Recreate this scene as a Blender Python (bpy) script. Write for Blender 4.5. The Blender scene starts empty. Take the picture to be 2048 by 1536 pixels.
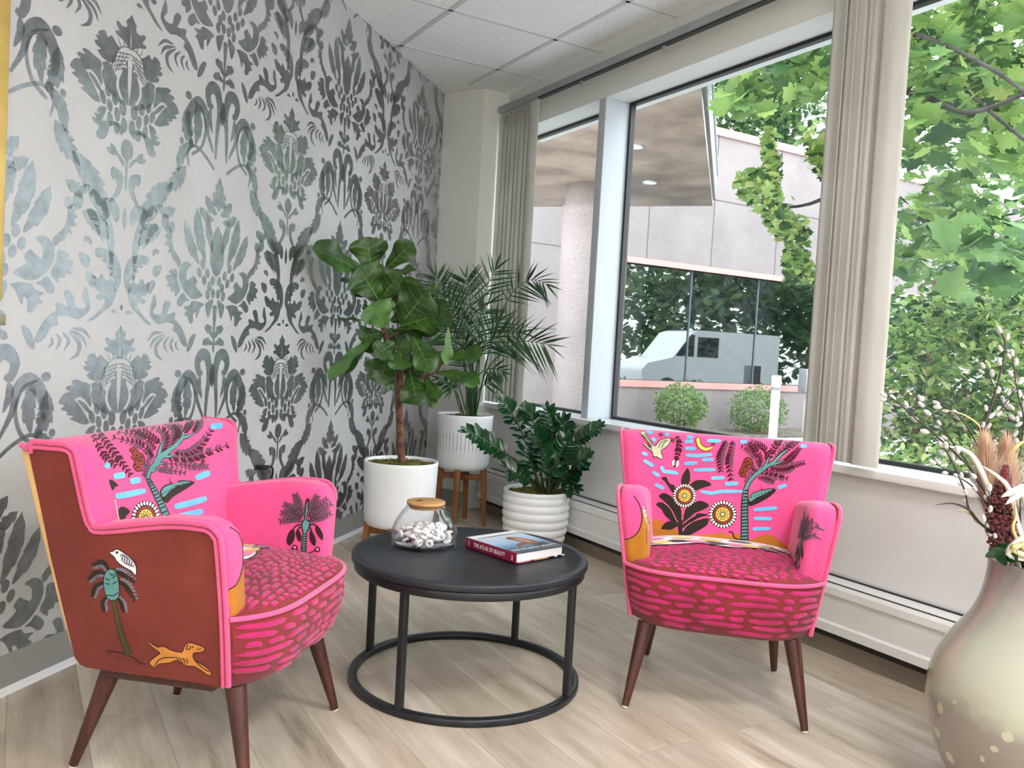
import bpy, bmesh, math, random
from mathutils import Vector, Matrix, noise
from mathutils.geometry import tessellate_polygon
from mathutils.bvhtree import BVHTree
SC = bpy.context.scene
COL = SC.collection
PI = math.pi
rnd = random.Random(7)

# ------------------------------------------------------------------ camera geometry
F_PX, CX, CY, HCAM = 1680.0, 1024.0, 768.0, 1.05
RC = Matrix(((0.86102367, 0.02665094, 0.50786609),
             (-0.50547648, -0.06504105, 0.86038549),
             (0.05596222, -0.99752664, -0.04253046)))
CAM = Vector((0, 0, HCAM))
FWD = Vector((RC[0][2], RC[1][2], RC[2][2]))
def ray(px, py): return RC @ Vector((px - CX, py - CY, F_PX))
def at_depth(px, py, d): return CAM + ray(px, py) * (d / F_PX)
def on_plane(px, py, n, p0):
    r = ray(px, py); n = Vector(n); return CAM + r * ((n.dot(Vector(p0)) - n.dot(CAM)) / n.dot(r))
def on_z(px, py, z=0.0): return on_plane(px, py, (0, 0, 1), (0, 0, z))
def depth_of(p): return (Vector(p) - CAM).dot(FWD)

# ------------------------------------------------------------------ object helpers
def tag(o, label=None, cat=None, group=None, kind=None):
    if label: o['label'] = label
    if cat: o['category'] = cat
    if group: o['group'] = group
    if kind: o['kind'] = kind
    return o
def thing(name, label, cat, loc=(0, 0, 0), rz=0.0, group=None):
    o = bpy.data.objects.new(name, None); COL.objects.link(o)
    o.location = loc; o.rotation_euler = (0, 0, rz); o.empty_display_size = 0.05
    return tag(o, label, cat, group)

class MB:
    """collects polygons in local coordinates, then becomes one mesh object"""
    def __init__(s): s.v = []; s.f = []; s.m = []; s.s = []
    def add(s, verts, faces, mat=0, smooth=False):
        b = len(s.v); s.v += [tuple(p) for p in verts]
        for f in faces:
            s.f.append([b + i for i in f]); s.m.append(mat); s.s.append(smooth)
    def box(s, a, b, mat=0):
        x0, y0, z0 = a; x1, y1, z1 = b
        v = [(x0,y0,z0),(x1,y0,z0),(x1,y1,z0),(x0,y1,z0),(x0,y0,z1),(x1,y0,z1),(x1,y1,z1),(x0,y1,z1)]
        s.add(v, [(0,3,2,1),(4,5,6,7),(0,1,5,4),(1,2,6,5),(2,3,7,6),(3,0,4,7)], mat)
    def prism(s, poly, a, b, axis='y', mat=0, smooth=False):
        """poly = list of 2D points; extruded along axis between a and b"""
        n = len(poly)
        def P(p, t):
            if axis == 'y': return (p[0], t, p[1])
            if axis == 'x': return (t, p[0], p[1])
            return (p[0], p[1], t)
        v = [P(p, a) for p in poly] + [P(p, b) for p in poly]
        s.add(v, [(i, (i+1) % n, n + (i+1) % n, n + i) for i in range(n)], mat, smooth)
        tr = tessellate_polygon([[Vector((p[0], p[1], 0)) for p in poly]])
        s.add(v, [t for t in tr] + [tuple(n + i for i in t) for t in tr], mat)
    def lathe(s, prof, n=48, mat=0, c=(0, 0, 0), smooth=True, close=False):
        v = []; f = []; k = len(prof)
        for i in range(n):
            a = 2 * PI * i / n; ca, sa = math.cos(a), math.sin(a)
            v += [(c[0] + r * ca, c[1] + r * sa, c[2] + z) for r, z in prof]
        for i in range(n):
            j = (i + 1) % n
            for q in range(k - 1 if not close else k):
                w = (q + 1) % k
                f.append((i*k+q, j*k+q, j*k+w, i*k+w))
        s.add(v, f, mat, smooth)
    def tube(s, pts, rad, n=10, mat=0, cap=True, smooth=True, closed=False):
        pts = [Vector(p) for p in pts]; m = len(pts)
        if not hasattr(rad, '__len__'): rad = [rad] * m
        v = []; f = []; up = None
        for i, p in enumerate(pts):
            if closed: t = pts[(i+1) % m] - pts[i-1]
            else: t = pts[min(i+1, m-1)] - pts[max(i-1, 0)]
            if t.length < 1e-9: t = Vector((0, 0, 1))
            t.normalize()
            if up is None:
                up = Vector((0, 0, 1)) if abs(t.z) < .9 else Vector((1, 0, 0))
            a = t.cross(up)
            if a.length < 1e-6: a = t.cross(Vector((1, .3, .2)))
            a.normalize(); b = a.cross(t); up = b
            for q in range(n):
                w = 2 * PI * q / n
                v.append(p + (a * math.cos(w) + b * math.sin(w)) * rad[i])
        for i in range(m if closed else m - 1):
            j = (i + 1) % m
            for q in range(n):
                w = (q + 1) % n; f.append((i*n+q, i*n+w, j*n+w, j*n+q))
        s.add(v, f, mat, smooth)
        if cap and not closed:
            s.add(v[:n], [tuple(range(n))], mat); s.add(v[-n:], [tuple(range(n))[::-1]], mat)
    def grid(s, fn, nu, nv, mat=0, smooth=True, closeu=False):
        v = [fn(i / nu, j / nv) for j in range(nv + 1) for i in range(nu + 1)]
        w = nu + 1
        s.add(v, [(j*w+i, j*w+i+1, (j+1)*w+i+1, (j+1)*w+i) for j in range(nv) for i in range(nu)], mat, smooth)
    def ball(s, c, r, n=8, m=6, mat=0, sc=(1, 1, 1), rot=None, smooth=True):
        c = Vector(c); v = []
        for j in range(m + 1):
            t = PI * j / m
            for i in range(n):
                a = 2 * PI * i / n
                p = Vector((math.sin(t)*math.cos(a)*sc[0], math.sin(t)*math.sin(a)*sc[1], math.cos(t)*sc[2])) * r
                if rot: p = rot @ p
                v.append(c + p)
        f = [(j*n+i, j*n+(i+1) % n, (j+1)*n+(i+1) % n, (j+1)*n+i) for j in range(m) for i in range(n)]
        s.add(v, f, mat, smooth)
    def poly(s, pts3, pts2, mat=0):
        tr = tessellate_polygon([[Vector((p[0], p[1], 0)) for p in pts2]])
        s.add(pts3, tr, mat)
    def build(s, name, mats, parent=None, bevel=None, seg=3, loc=None, weld=False, recalc=True):
        me = bpy.data.meshes.new(name)
        me.from_pydata(s.v, [], s.f)
        me.polygons.foreach_set('material_index', s.m)
        me.polygons.foreach_set('use_smooth', s.s)
        for m in (mats if isinstance(mats, (list, tuple)) else [mats]): me.materials.append(m)
        if weld or recalc:
            bm = bmesh.new(); bm.from_mesh(me)
            if weld: bmesh.ops.remove_doubles(bm, verts=bm.verts, dist=1e-5)
            bmesh.ops.recalc_face_normals(bm, faces=bm.faces)
            bm.to_mesh(me); bm.free()
        me.update()
        o = bpy.data.objects.new(name, me); COL.objects.link(o)
        if parent: o.parent = parent
        if loc: o.location = loc
        if bevel:
            b = o.modifiers.new('bevel', 'BEVEL'); b.width = bevel; b.segments = seg
            b.limit_method = 'ANGLE'; b.angle_limit = math.radians(35); b.harden_normals = False
            for p in me.polygons: p.use_smooth = True
        return o

def smooth_closed(p, k=3):
    """Catmull-Rom through a closed outline"""
    out = []; n = len(p)
    for i in range(n):
        a, b, c, d = p[i-1], p[i], p[(i+1) % n], p[(i+2) % n]
        for q in range(k):
            t = q / k; t2 = t*t; t3 = t2*t
            out.append(tuple(.5*((2*b[x]) + (-a[x]+c[x])*t + (2*a[x]-5*b[x]+4*c[x]-d[x])*t2 + (-a[x]+3*b[x]-3*c[x]+d[x])*t3) for x in range(len(b))))
    return out
def smooth_open(p, k=4):
    p = [tuple(q) for q in p]
    if len(p) < 3:
        return [tuple(p[0][x] + (p[1][x]-p[0][x])*q/k for x in range(len(p[0]))) for q in range(k+1)]
    e = [tuple(2*p[0][x]-p[1][x] for x in range(len(p[0])))] + p + [tuple(2*p[-1][x]-p[-2][x] for x in range(len(p[0])))]
    out = []
    for i in range(1, len(e) - 2):
        a, b, c, d = e[i-1], e[i], e[i+1], e[i+2]
        for q in range(k):
            t = q / k; t2 = t*t; t3 = t2*t
            out.append(tuple(.5*((2*b[x]) + (-a[x]+c[x])*t + (2*a[x]-5*b[x]+4*c[x]-d[x])*t2 + (-a[x]+3*b[x]-3*c[x]+d[x])*t3) for x in range(len(b))))
    out.append(p[-1]); return out
def lerp(a, b, t): return a + (b - a) * t
def ipol(lst, t):
    n = len(lst) - 1; x = max(0, min(1, t)) * n; i = min(int(x), n - 1); return lerp(lst[i], lst[i+1], x - i)

# ------------------------------------------------------------------ materials
def lin(r, g, b):
    f = lambda c: (c/255/12.92) if c/255 <= .04045 else ((c/255+.055)/1.055)**2.4
    return (f(r), f(g), f(b), 1.0)
def mat(name, rgb, rough=.5, metal=0.0, spec=.5, sheen=0.0, coat=0.0, trans=0.0):
    m = bpy.data.materials.new(name); m.use_nodes = True
    b = m.node_tree.nodes['Principled BSDF']
    b.inputs['Base Color'].default_value = lin(*rgb)
    b.inputs['Roughness'].default_value = rough; b.inputs['Metallic'].default_value = metal
    b.inputs['Specular IOR Level'].default_value = spec
    if sheen:
        b.inputs['Sheen Weight'].default_value = sheen; b.inputs['Sheen Roughness'].default_value = .5
    if coat: b.inputs['Coat Weight'].default_value = coat; b.inputs['Coat Roughness'].default_value = .05
    return m
def nd(m, t): return m.node_tree.nodes.new(t)
def lk(m, a, b): m.node_tree.links.new(a, b)
def bsdf(m): return m.node_tree.nodes['Principled BSDF']
def coords(m, kind='Object', scale=(1, 1, 1), rot=(0, 0, 0)):
    tc = nd(m, 'ShaderNodeTexCoord'); mp = nd(m, 'ShaderNodeMapping')
    mp.inputs['Scale'].default_value = scale; mp.inputs['Rotation'].default_value = rot
    lk(m, tc.outputs[kind], mp.inputs['Vector']); return mp.outputs['Vector']
def tex_noise(m, vec, scale, detail=4, rough=.55):
    n = nd(m, 'ShaderNodeTexNoise'); n.inputs['Scale'].default_value = scale
    n.inputs['Detail'].default_value = detail; n.inputs['Roughness'].default_value = rough
    lk(m, vec, n.inputs['Vector']); return n
def ramp(m, fac, stops):
    r = nd(m, 'ShaderNodeValToRGB'); e = r.color_ramp.elements
    while len(e) < len(stops): e.new(.5)
    for k, (p, c) in enumerate(stops): e[k].position = p; e[k].color = c if len(c) == 4 else lin(*c)
    lk(m, fac, r.inputs['Fac']); return r.outputs['Color']
def bump(m, h, strength=.2, dist=.002):
    b = nd(m, 'ShaderNodeBump'); b.inputs['Strength'].default_value = strength; b.inputs['Distance'].default_value = dist
    lk(m, h, b.inputs['Height']); lk(m, b.outputs['Normal'], bsdf(m).inputs['Normal'])
def noisy(m, scale, c0, c1, vs=(1, 1, 1), bstr=0.0, bscale=None, lo=.35, hi=.65):
    v = coords(m, 'Object', vs); n = tex_noise(m, v, scale)
    lk(m, ramp(m, n.outputs['Fac'], [(lo, c0), (hi, c1)]), bsdf(m).inputs['Base Color'])
    if bstr:
        n2 = tex_noise(m, v, bscale or scale * 4); bump(m, n2.outputs['Fac'], bstr)
    return m
def fabric(name, rgb, sheen=.35, k=.06, bs=.25):
    m = mat(name, rgb, .85, spec=.2, sheen=sheen)
    c0 = tuple(max(0, c*(1-k)) for c in rgb); c1 = tuple(min(255, c*(1+k)) for c in rgb)
    noisy(m, 9, c0, c1, bstr=bs, bscale=420); return m
def glassy(name, tint=(1, 1, 1, 1), f0=.04, rough=0.0):
    """clear glass sheet: see-through plus a mirror that grows towards grazing angles, the same from both sides"""
    m = bpy.data.materials.new(name); m.use_nodes = True; nt = m.node_tree; nt.nodes.clear()
    out = nt.nodes.new('ShaderNodeOutputMaterial'); mx = nt.nodes.new('ShaderNodeMixShader')
    tr = nt.nodes.new('ShaderNodeBsdfTransparent'); gl = nt.nodes.new('ShaderNodeBsdfGlossy')
    lw = nt.nodes.new('ShaderNodeLayerWeight'); lw.inputs['Blend'].default_value = .5
    pw = nt.nodes.new('ShaderNodeMath'); pw.operation = 'POWER'; pw.inputs[1].default_value = 5.0
    ad = nt.nodes.new('ShaderNodeMath'); ad.operation = 'MULTIPLY_ADD'; ad.inputs[1].default_value = 1 - f0; ad.inputs[2].default_value = f0; ad.use_clamp = True
    tr.inputs['Color'].default_value = tint; gl.inputs['Roughness'].default_value = rough
    nt.links.new(lw.outputs['Facing'], pw.inputs[0]); nt.links.new(pw.outputs[0], ad.inputs[0])
    nt.links.new(ad.outputs[0], mx.inputs[0]); nt.links.new(tr.outputs[0], mx.inputs[1]); nt.links.new(gl.outputs[0], mx.inputs[2])
    nt.links.new(mx.outputs[0], out.inputs[0]); return m
def emit(name, rgb, strength):
    m = bpy.data.materials.new(name); m.use_nodes = True; nt = m.node_tree; nt.nodes.clear()
    out = nt.nodes.new('ShaderNodeOutputMaterial'); e = nt.nodes.new('ShaderNodeEmission')
    e.inputs['Color'].default_value = lin(*rgb); e.inputs['Strength'].default_value = strength
    nt.links.new(e.outputs[0], out.inputs[0]); return m

M = {}
M['paint'] = mat('wall_paint', (230, 232, 228), .6)
M['trimwhite'] = mat('trim_white', (186, 193, 200), .4)
M['sillwhite'] = mat('sill_white', (230, 231, 232), .3)
M['panel'] = noisy(mat('panel_paint', (216, 216, 218), .5), 2.0, (214, 213, 215), (220, 220, 222))
M['tile'] = noisy(mat('ceiling_tile', (243, 244, 244), .9, spec=.1), 60, (240, 241, 241), (247, 248, 248), bstr=.15, bscale=300)
M['tbar'] = mat('ceiling_grid', (205, 207, 207), .5)
M['black'] = mat('black_gasket', (18, 20, 24), .4)
M['alu'] = noisy(mat('rail_aluminium', (164, 166, 168), .45, metal=.15), 5, (158, 160, 162), (170, 172, 173))
M['cove'] = mat('baseboard_vinyl', (150, 149, 147), .45)
M['coveedge'] = mat('baseboard_edge', (222, 222, 228), .4)
M['paper'] = noisy(mat('wallpaper_ground', (184, 184, 186), .62, spec=.3), 4, (181, 181, 182), (188, 188, 190), bstr=.08, bscale=260)
def silver():
    m = mat('wallpaper_silver', (190, 190, 192), .34, metal=.95)
    v = coords(m, 'Object'); n = tex_noise(m, v, 26, 6, .65)
    lk(m, ramp(m, n.outputs['Fac'], [(.3, (142, 145, 151)), (.7, (172, 175, 181))]), bsdf(m).inputs['Base Color'])
    n3 = tex_noise(m, v, 7, 4); r = nd(m, 'ShaderNodeMapRange'); r.inputs[3].default_value = .22; r.inputs[4].default_value = .36
    lk(m, n3.outputs['Fac'], r.inputs[0]); lk(m, r.outputs[0], bsdf(m).inputs['Roughness'])
    n2 = tex_noise(m, v, 130, 5, .7); bump(m, n2.outputs['Fac'], .10, .002); return m
M['silver'] = silver()
def floor_mat():
    m = mat('vinyl_plank', (186, 170, 150), .42, spec=.45)
    v = coords(m, 'Object', (1, 1, 1), (0, 0, PI/2))
    b = nd(m, 'ShaderNodeTexBrick'); lk(m, v, b.inputs['Vector'])
    b.offset = .37; b.inputs['Scale'].default_value = 1.0
    b.inputs['Brick Width'].default_value = 1.22; b.inputs['Row Height'].default_value = .18
    b.inputs['Mortar Size'].default_value = .0012; b.inputs['Mortar Smooth'].default_value = .3
    b.inputs['Color1'].default_value = (0, 0, 0, 1); b.inputs['Color2'].default_value = (1, 1, 1, 1); b.inputs['Mortar'].default_value = (.5, .5, .5, 1)
    vs = coords(m, 'Object', (9, 1.1, 1)); 
    off = nd(m, 'ShaderNodeVectorMath'); off.operation = 'ADD'
    sc = nd(m, 'ShaderNodeVectorMath'); sc.operation = 'SCALE'; sc.inputs['Scale'].default_value = 7.0
    lk(m, b.outputs['Color'], sc.inputs[0]); lk(m, vs, off.inputs[0]); lk(m, sc.outputs[0], off.inputs[1])
    n = tex_noise(m, off.outputs[0], 1.6, 7, .62)
    c1 = ramp(m, n.outputs['Fac'], [(.26, (160, 146, 130)), (.4, (194, 180, 162)), (.55, (210, 197, 181)), (.72, (226, 217, 204))])
    n2 = tex_noise(m, coords(m, 'Object', (60, 2, 1)), 2.5, 5, .6)
    mx = nd(m, 'ShaderNodeMix'); mx.data_type = 'RGBA'; mx.blend_type = 'SOFT_LIGHT'; mx.inputs[0].default_value = .5
    lk(m, c1, mx.inputs[6]); lk(m, ramp(m, n2.outputs['Fac'], [(.3, (90, 90, 90)), (.7, (165, 165, 165))]), mx.inputs[7])
    mx2 = nd(m, 'ShaderNodeMix'); mx2.data_type = 'RGBA'; mx2.blend_type = 'MULTIPLY'; mx2.inputs[0].default_value = .22
    lk(m, mx.outputs[2], mx2.inputs[6]); lk(m, b.outputs['Color'], mx2.inputs[7])
    mx3 = nd(m, 'ShaderNodeMix'); mx3.data_type = 'RGBA'; lk(m, b.outputs['Fac'], mx3.inputs[0])
    lk(m, mx2.outputs[2], mx3.inputs[6]); mx3.inputs[7].default_value = lin(150, 136, 120)
    lk(m, mx3.outputs[2], bsdf(m).inputs['Base Color'])
    bump(m, n2.outputs['Fac'], .06, .001); return m
M['floor'] = floor_mat()
M['glass'] = glassy('window_glass', (.985, .995, .99, 1), .05)
M['jarglass'] = glassy('jar_glass', (.985, .985, .995, 1), .065)
M['blackmetal'] = noisy(mat('black_metal', (34, 35, 40), .36, metal=.2), 12, (30, 31, 36), (40, 41, 46))
M['blacktop'] = noisy(mat('black_tabletop', (38, 41, 49), .42, spec=.35), 6, (34, 37, 44), (44, 47, 55))
def wood(name, c0, c1, rough=.4, sc=(30, 30, 2.5)):
    m = mat(name, c1, rough); v = coords(m, 'Object', sc); n = tex_noise(m, v, 1.4, 6, .6)
    lk(m, ramp(m, n.outputs['Fac'], [(.3, c0), (.68, c1)]), bsdf(m).inputs['Base Color']); return m
M['walnut'] = wood('walnut_leg', (52, 26, 22), (86, 46, 38), .32)
M['teak'] = wood('teak_stand', (112, 66, 30), (158, 100, 50), .42)
M['cork'] = wood('wooden_lid', (150, 106, 60), (206, 162, 108), .5, (8, 40, 8))
M['glide'] = mat('pale_glide', (205, 200, 190), .5)
M['pot'] = noisy(mat('white_pot', (240, 242, 246), .45), 5, (238, 240, 244), (244, 246, 249))
M['potgroove'] = mat('pot_slit', (120, 116, 108), .7)
M['moss'] = noisy(mat('moss', (92, 84, 36), .95, spec=.1), 30, (58, 50, 24), (128, 118, 58), bstr=.8, bscale=90)
M['bark'] = noisy(mat('brown_bark', (96, 62, 48), .8), 26, (66, 42, 34), (128, 88, 68), bstr=.6, bscale=60)
M['vein'] = mat('leaf_vein', (116, 150, 78), .5)
def leafmat(name, c0, c1, rough=.35, sc=14, transl=0.0):
    m = mat(name, c1, rough, spec=.5); v = coords(m, 'Object'); n = tex_noise(m, v, sc, 3)
    col = ramp(m, n.outputs['Fac'], [(.35, c0), (.65, c1)]); lk(m, col, bsdf(m).inputs['Base Color'])
    if transl:
        t = nd(m, 'ShaderNodeBsdfTranslucent'); lk(m, col, t.inputs['Color'])
        mx = nd(m, 'ShaderNodeMixShader'); mx.inputs[0].default_value = transl
        o = m.node_tree.nodes['Material Output']
        lk(m, bsdf(m).outputs[0], mx.inputs[1]); lk(m, t.outputs[0], mx.inputs[2]); lk(m, mx.outputs[0], o.inputs[0])
    return m
M['fig'] = leafmat('fig_leaf', (30, 60, 20), (60, 98, 34), .36, 9, .1)
M['fig2'] = leafmat('fig_leaf_light', (72, 112, 54), (104, 146, 80), .4, 9, .15)
M['palm'] = leafmat('palm_leaflet', (24, 56, 28), (50, 90, 46), .42, 12, .1)
M['palmstem'] = noisy(mat('palm_stem', (92, 110, 62), .5), 20, (70, 84, 50), (140, 128, 96))
M['zz'] = leafmat('zz_leaf', (14, 46, 26), (30, 76, 40), .2, 12)
M['zzstem'] = mat('zz_stem', (62, 74, 44), .4)
def vase_mat():
    m = mat('vase_glaze', (206, 203, 190), .16, spec=.6, coat=.4)
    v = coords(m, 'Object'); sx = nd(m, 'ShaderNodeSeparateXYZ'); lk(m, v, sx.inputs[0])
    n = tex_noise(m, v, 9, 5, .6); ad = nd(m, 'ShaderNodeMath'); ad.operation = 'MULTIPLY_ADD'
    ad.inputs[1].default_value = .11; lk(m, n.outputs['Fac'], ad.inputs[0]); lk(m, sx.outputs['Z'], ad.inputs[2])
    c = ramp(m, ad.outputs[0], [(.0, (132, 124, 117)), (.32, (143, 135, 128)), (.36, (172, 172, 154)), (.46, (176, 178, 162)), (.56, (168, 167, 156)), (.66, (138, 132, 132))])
    vo = nd(m, 'ShaderNodeTexVoronoi'); vo.inputs['Scale'].default_value = 17; lk(m, v, vo.inputs['Vector'])
    sp = nd(m, 'ShaderNodeMath'); sp.operation = 'LESS_THAN'; sp.inputs[1].default_value = .22; nz = tex_noise(m, v, 40, 3); wb = nd(m, 'ShaderNodeMath'); wb.operation = 'MULTIPLY_ADD'; wb.inputs[1].default_value = .30; lk(m, nz.outputs['Fac'], wb.inputs[0]); lk(m, vo.outputs['Distance'], wb.inputs[2]); sp.inputs[1].default_value = .38; lk(m, wb.outputs[0], sp.inputs[0])
    lo = nd(m, 'ShaderNodeMath'); lo.operation = 'LESS_THAN'; lo.inputs[1].default_value = .30; lk(m, sx.outputs['Z'], lo.inputs[0])
    mu = nd(m, 'ShaderNodeMath'); mu.operation = 'MULTIPLY'; lk(m, sp.outputs[0], mu.inputs[0]); lk(m, lo.outputs[0], mu.inputs[1])
    mx = nd(m, 'ShaderNodeMix'); mx.data_type = 'RGBA'; lk(m, mu.outputs[0], mx.inputs[0]); lk(m, c, mx.inputs[6]); mx.inputs[7].default_value = lin(186, 182, 158)
    lk(m, mx.outputs[2], bsdf(m).inputs['Base Color']); return m
M['vase'] = vase_mat()
M['vane'] = leafmat('blind_vane', (220, 218, 212), (228, 226, 221), .7, 3, .4)
M['gold'] = noisy(mat('gold_frame', (214, 180, 104), .4, metal=.6), 8, (205, 170, 95), (226, 194, 122))
M['rubber'] = mat('black_rubber', (16, 16, 18), .5)
# chair fabrics
M['pink'] = fabric('pink_wool', (224, 82, 140), .25, .03)
M['rust'] = fabric('rust_wool', (120, 52, 44), .1, .05)
M['tan'] = fabric('tan_wool', (222, 178, 118), .15, .04)
M['ochre'] = fabric('ochre_wool', (178, 114, 38), .15, .05)
M['magenta'] = fabric('magenta_chenille', (172, 34, 94), .3, .12, .6); M['seatbase'] = fabric('seat_ground', (126, 44, 48), .15, .08)
M['pipe'] = fabric('pink_piping', (222, 88, 138), .3, .04)
for nm, c in dict(blue=(108, 186, 238), dark=(44, 36, 30), maroon=(64, 18, 34), violet=(100, 72, 92), teal=(92, 146, 146), white=(238, 234, 226),
                  yellow=(238, 200, 88), brown=(140, 62, 46), olive=(72, 72, 40), sage=(186, 190, 160), orange=(206, 136, 62), grey=(118, 110, 122), palewhite=(226, 226, 232), rosepink=(240, 130, 160)).items():
    M['e_' + nm] = fabric('thread_' + nm, c, .15, .08, .5)
# ================================================================== ROOM SHELL
ZC = 2.675                                    # ceiling height
CW = Vector((2.351, 5.053, 0)); DW = Vector((.7081, .7061, 0)).normalized()   # wallpaper wall: corner and direction away
NW = Vector((.7061, -.7081, 0)).normalized()                                  # its face, into the room
def wallP(s, z, off=0.0): return CW - DW * s + NW * off + Vector((0, 0, z))
def wall_sz(px, py):
    p = on_plane(px, py, NW, CW); return ((CW - p).dot(DW), p.z)
S_END = 5.2
pA = wallP(0, 0); pB = wallP(S_END, 0)
XW = 2.68; XG = 2.84; Y_END = 4.775; Y_BACK = -3.0
SILL, HEAD = .69, 2.42

# floor
b = MB(); fp = [(pB.x, pB.y), (pA.x, pA.y), (2.498, 4.80), (2.498, Y_END), (2.9, Y_END), (2.9, Y_BACK), (-3.2, Y_BACK), (-3.2, pB.y)]
b.poly([(x, y, 0) for x, y in fp], fp); b.poly([(x, y, -.05) for x, y in fp], fp)
tag(b.build('floor', M['floor'], recalc=False), 'light greige wood plank floor', kind='structure')

# ceiling: lay-in tiles with raised grid bars
b = MB(); cp = [(pB.x - .1, pB.y), (pA.x, pA.y + .05), (2.498, 4.83), (XW + .02, Y_END + .02), (XW + .02, Y_BACK), (-3.2, Y_BACK), (-3.2, pB.y)]
b.poly([(x, y, ZC) for x, y in cp], cp, 0)
b.poly([(x, y, ZC + .05) for x, y in cp], cp, 0)
def clipbar(x0, y0, x1, y1, w):
    a = Vector((x0, y0)); c = Vector((x1, y1)); n = 60; last = None
    # keep only the stretch in front of the wallpaper wall
    pts = [a + (c - a) * i / 400 for i in range(401)]
    ok = [p for p in pts if (Vector((p.x, p.y, 0)) - CW).dot(NW) > .004 and p.y < Y_END]
    if len(ok) < 2: return
    a, c = ok[0], ok[-1]; d = (c - a).normalized(); q = Vector((-d.y, d.x)) * w / 2
    h = .004
    v = [(a.x-q.x, a.y-q.y), (a.x+q.x, a.y+q.y), (c.x+q.x, c.y+q.y), (c.x-q.x, c.y-q.y)]
    b.add([(x, y, ZC - h) for x, y in v] + [(x, y, ZC) for x, y in v], [(0,1,2,3), (0,1,5,4), (1,2,6,5), (2,3,7,6), (3,0,4,7)], 1)
for k in range(-9, 1): clipbar(2.378 + .6096 * k, Y_BACK, 2.378 + .6096 * k, 5.1, .024)
for k in range(-12, 2): clipbar(-3.2, 4.393 + .6096 * k, XW, 4.393 + .6096 * k, .016)
tag(b.build('ceiling', [M['tile'], M['tbar']], recalc=False), 'white lay-in tile ceiling', kind='structure')

# ---- wallpaper: traced damask, silver pieces a hair proud of the paper
PS, PZ = 1.012, .988
A_S, A_Z = 1.905, .832                        # one pineapple flower
pieces = []                                   # closed outlines (ds, dz), ds >= 0 towards the left in the photo
def tr(reg, axis, pts, z0=None, close=True):
    rx, ry, k = reg; out = []
    for X, Y in pts:
        s, z = wall_sz(rx + X / k, ry + Y / k); out.append((s - axis, z - A_Z))
    pieces.append(smooth_closed(out, 3))
C3 = (480, 600, 3.84); Z4 = (300, 380, 3.84)
ax3 = wall_sz(480 + 297 / 3.84, 600 + 700 / 3.84)[0]
for t in ([(318,268),(305,290),(292,310),(296,330),(290,345),(272,348),(262,335),(250,342),(256,365),(262,385),(246,392),(248,408),(270,420),(285,432),(300,450),(306,458),(308,400)],
    [(205,425),(185,430),(172,455),(182,463),(163,470),(172,490),(158,500),(165,520),(185,530),(170,545),(180,565),(195,575),(215,580),(235,570),(245,540),(250,505),(262,480),(245,455),(230,430),(222,440),(212,450)],
    [(215,582),(197,588),(188,600),(192,625),(185,650),(188,680),(195,710),(215,740),(245,765),(275,775),(262,750),(250,720),(243,690),(244,660),(248,640),(235,620),(228,600)],
    [(294,525),(285,545),(290,565),(273,575),(270,600),(258,640),(255,680),(262,720),(278,750),(293,758),(292,650)],
    [(130,570),(110,575),(110,590),(120,600),(95,605),(85,620),(100,635),(76,650),(55,700),(77,715),(63,735),(90,750),(86,765),(112,775),(98,790),(130,810),(150,822),(175,815),(165,780),(150,740),(130,700),(120,682),(142,668),(165,690),(182,725),(186,700),(181,650),(185,610),(172,590),(150,582)],
    [(130,686),(150,692),(170,720),(185,762),(165,748),(145,715)],
    [(200,830),(175,840),(160,870),(172,880),(148,890),(160,910),(138,915),(150,940),(170,945),(156,990),(165,1015),(190,1000),(205,960),(215,920),(235,905),(250,915),(258,940),(268,925),(262,890),(240,880),(215,895),(190,905),(180,915),(190,880)],
    [(272,1095),(262,1065),(243,1042),(230,1015),(212,1010),(215,1030),(198,1042),(205,1062),(225,1068),(240,1060),(252,1080),(262,1100)],
    [(215,1140),(230,1130),(255,1140),(265,1170),(262,1210),(245,1270),(215,1320),(200,1330),(225,1270),(237,1230),(234,1190),(222,1200),(214,1180)]):
    tr(C3, ax3, t)
def ell(cx, cz, a, c, n=14, rot=0):
    ca, sa = math.cos(rot), math.sin(rot)
    pieces.append([(cx + a*math.cos(2*PI*i/n)*ca - c*math.sin(2*PI*i/n)*sa, cz + a*math.cos(2*PI*i/n)*sa + c*math.sin(2*PI*i/n)*ca) for i in range(n)])
for cx, cz, a, c in ((.026,-.078,.016,.026), (.062,-.06,.014,.02), (.094,-.045,.012,.018), (.05,-.105,.013,.022), (.084,-.087,.012,.02), (.018,-.13,.014,.024), (.05,-.148,.012,.02), (.08,-.128,.012,.022), (.114,-.07,.012,.022)):
    ell(cx, cz, a, c, 12, -cx * 3)
def stroke(pts, w, k=4):
    """tapered ribbon outline along a 2D spine; w may be a list"""
    p = smooth_open(pts, k); n = len(p); L = []; Rr = []
    for i in range(n):
        a = p[max(i-1, 0)]; c = p[min(i+1, n-1)]; dx, dz = c[0]-a[0], c[1]-a[1]; l = math.hypot(dx, dz) or 1
        ww = ipol(w, i/(n-1)) / 2; L.append((p[i][0]-dz/l*ww, p[i][1]+dx/l*ww)); Rr.append((p[i][0]+dz/l*ww, p[i][1]-dx/l*ww))
    pieces.append(L + Rr[::-1])
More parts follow.
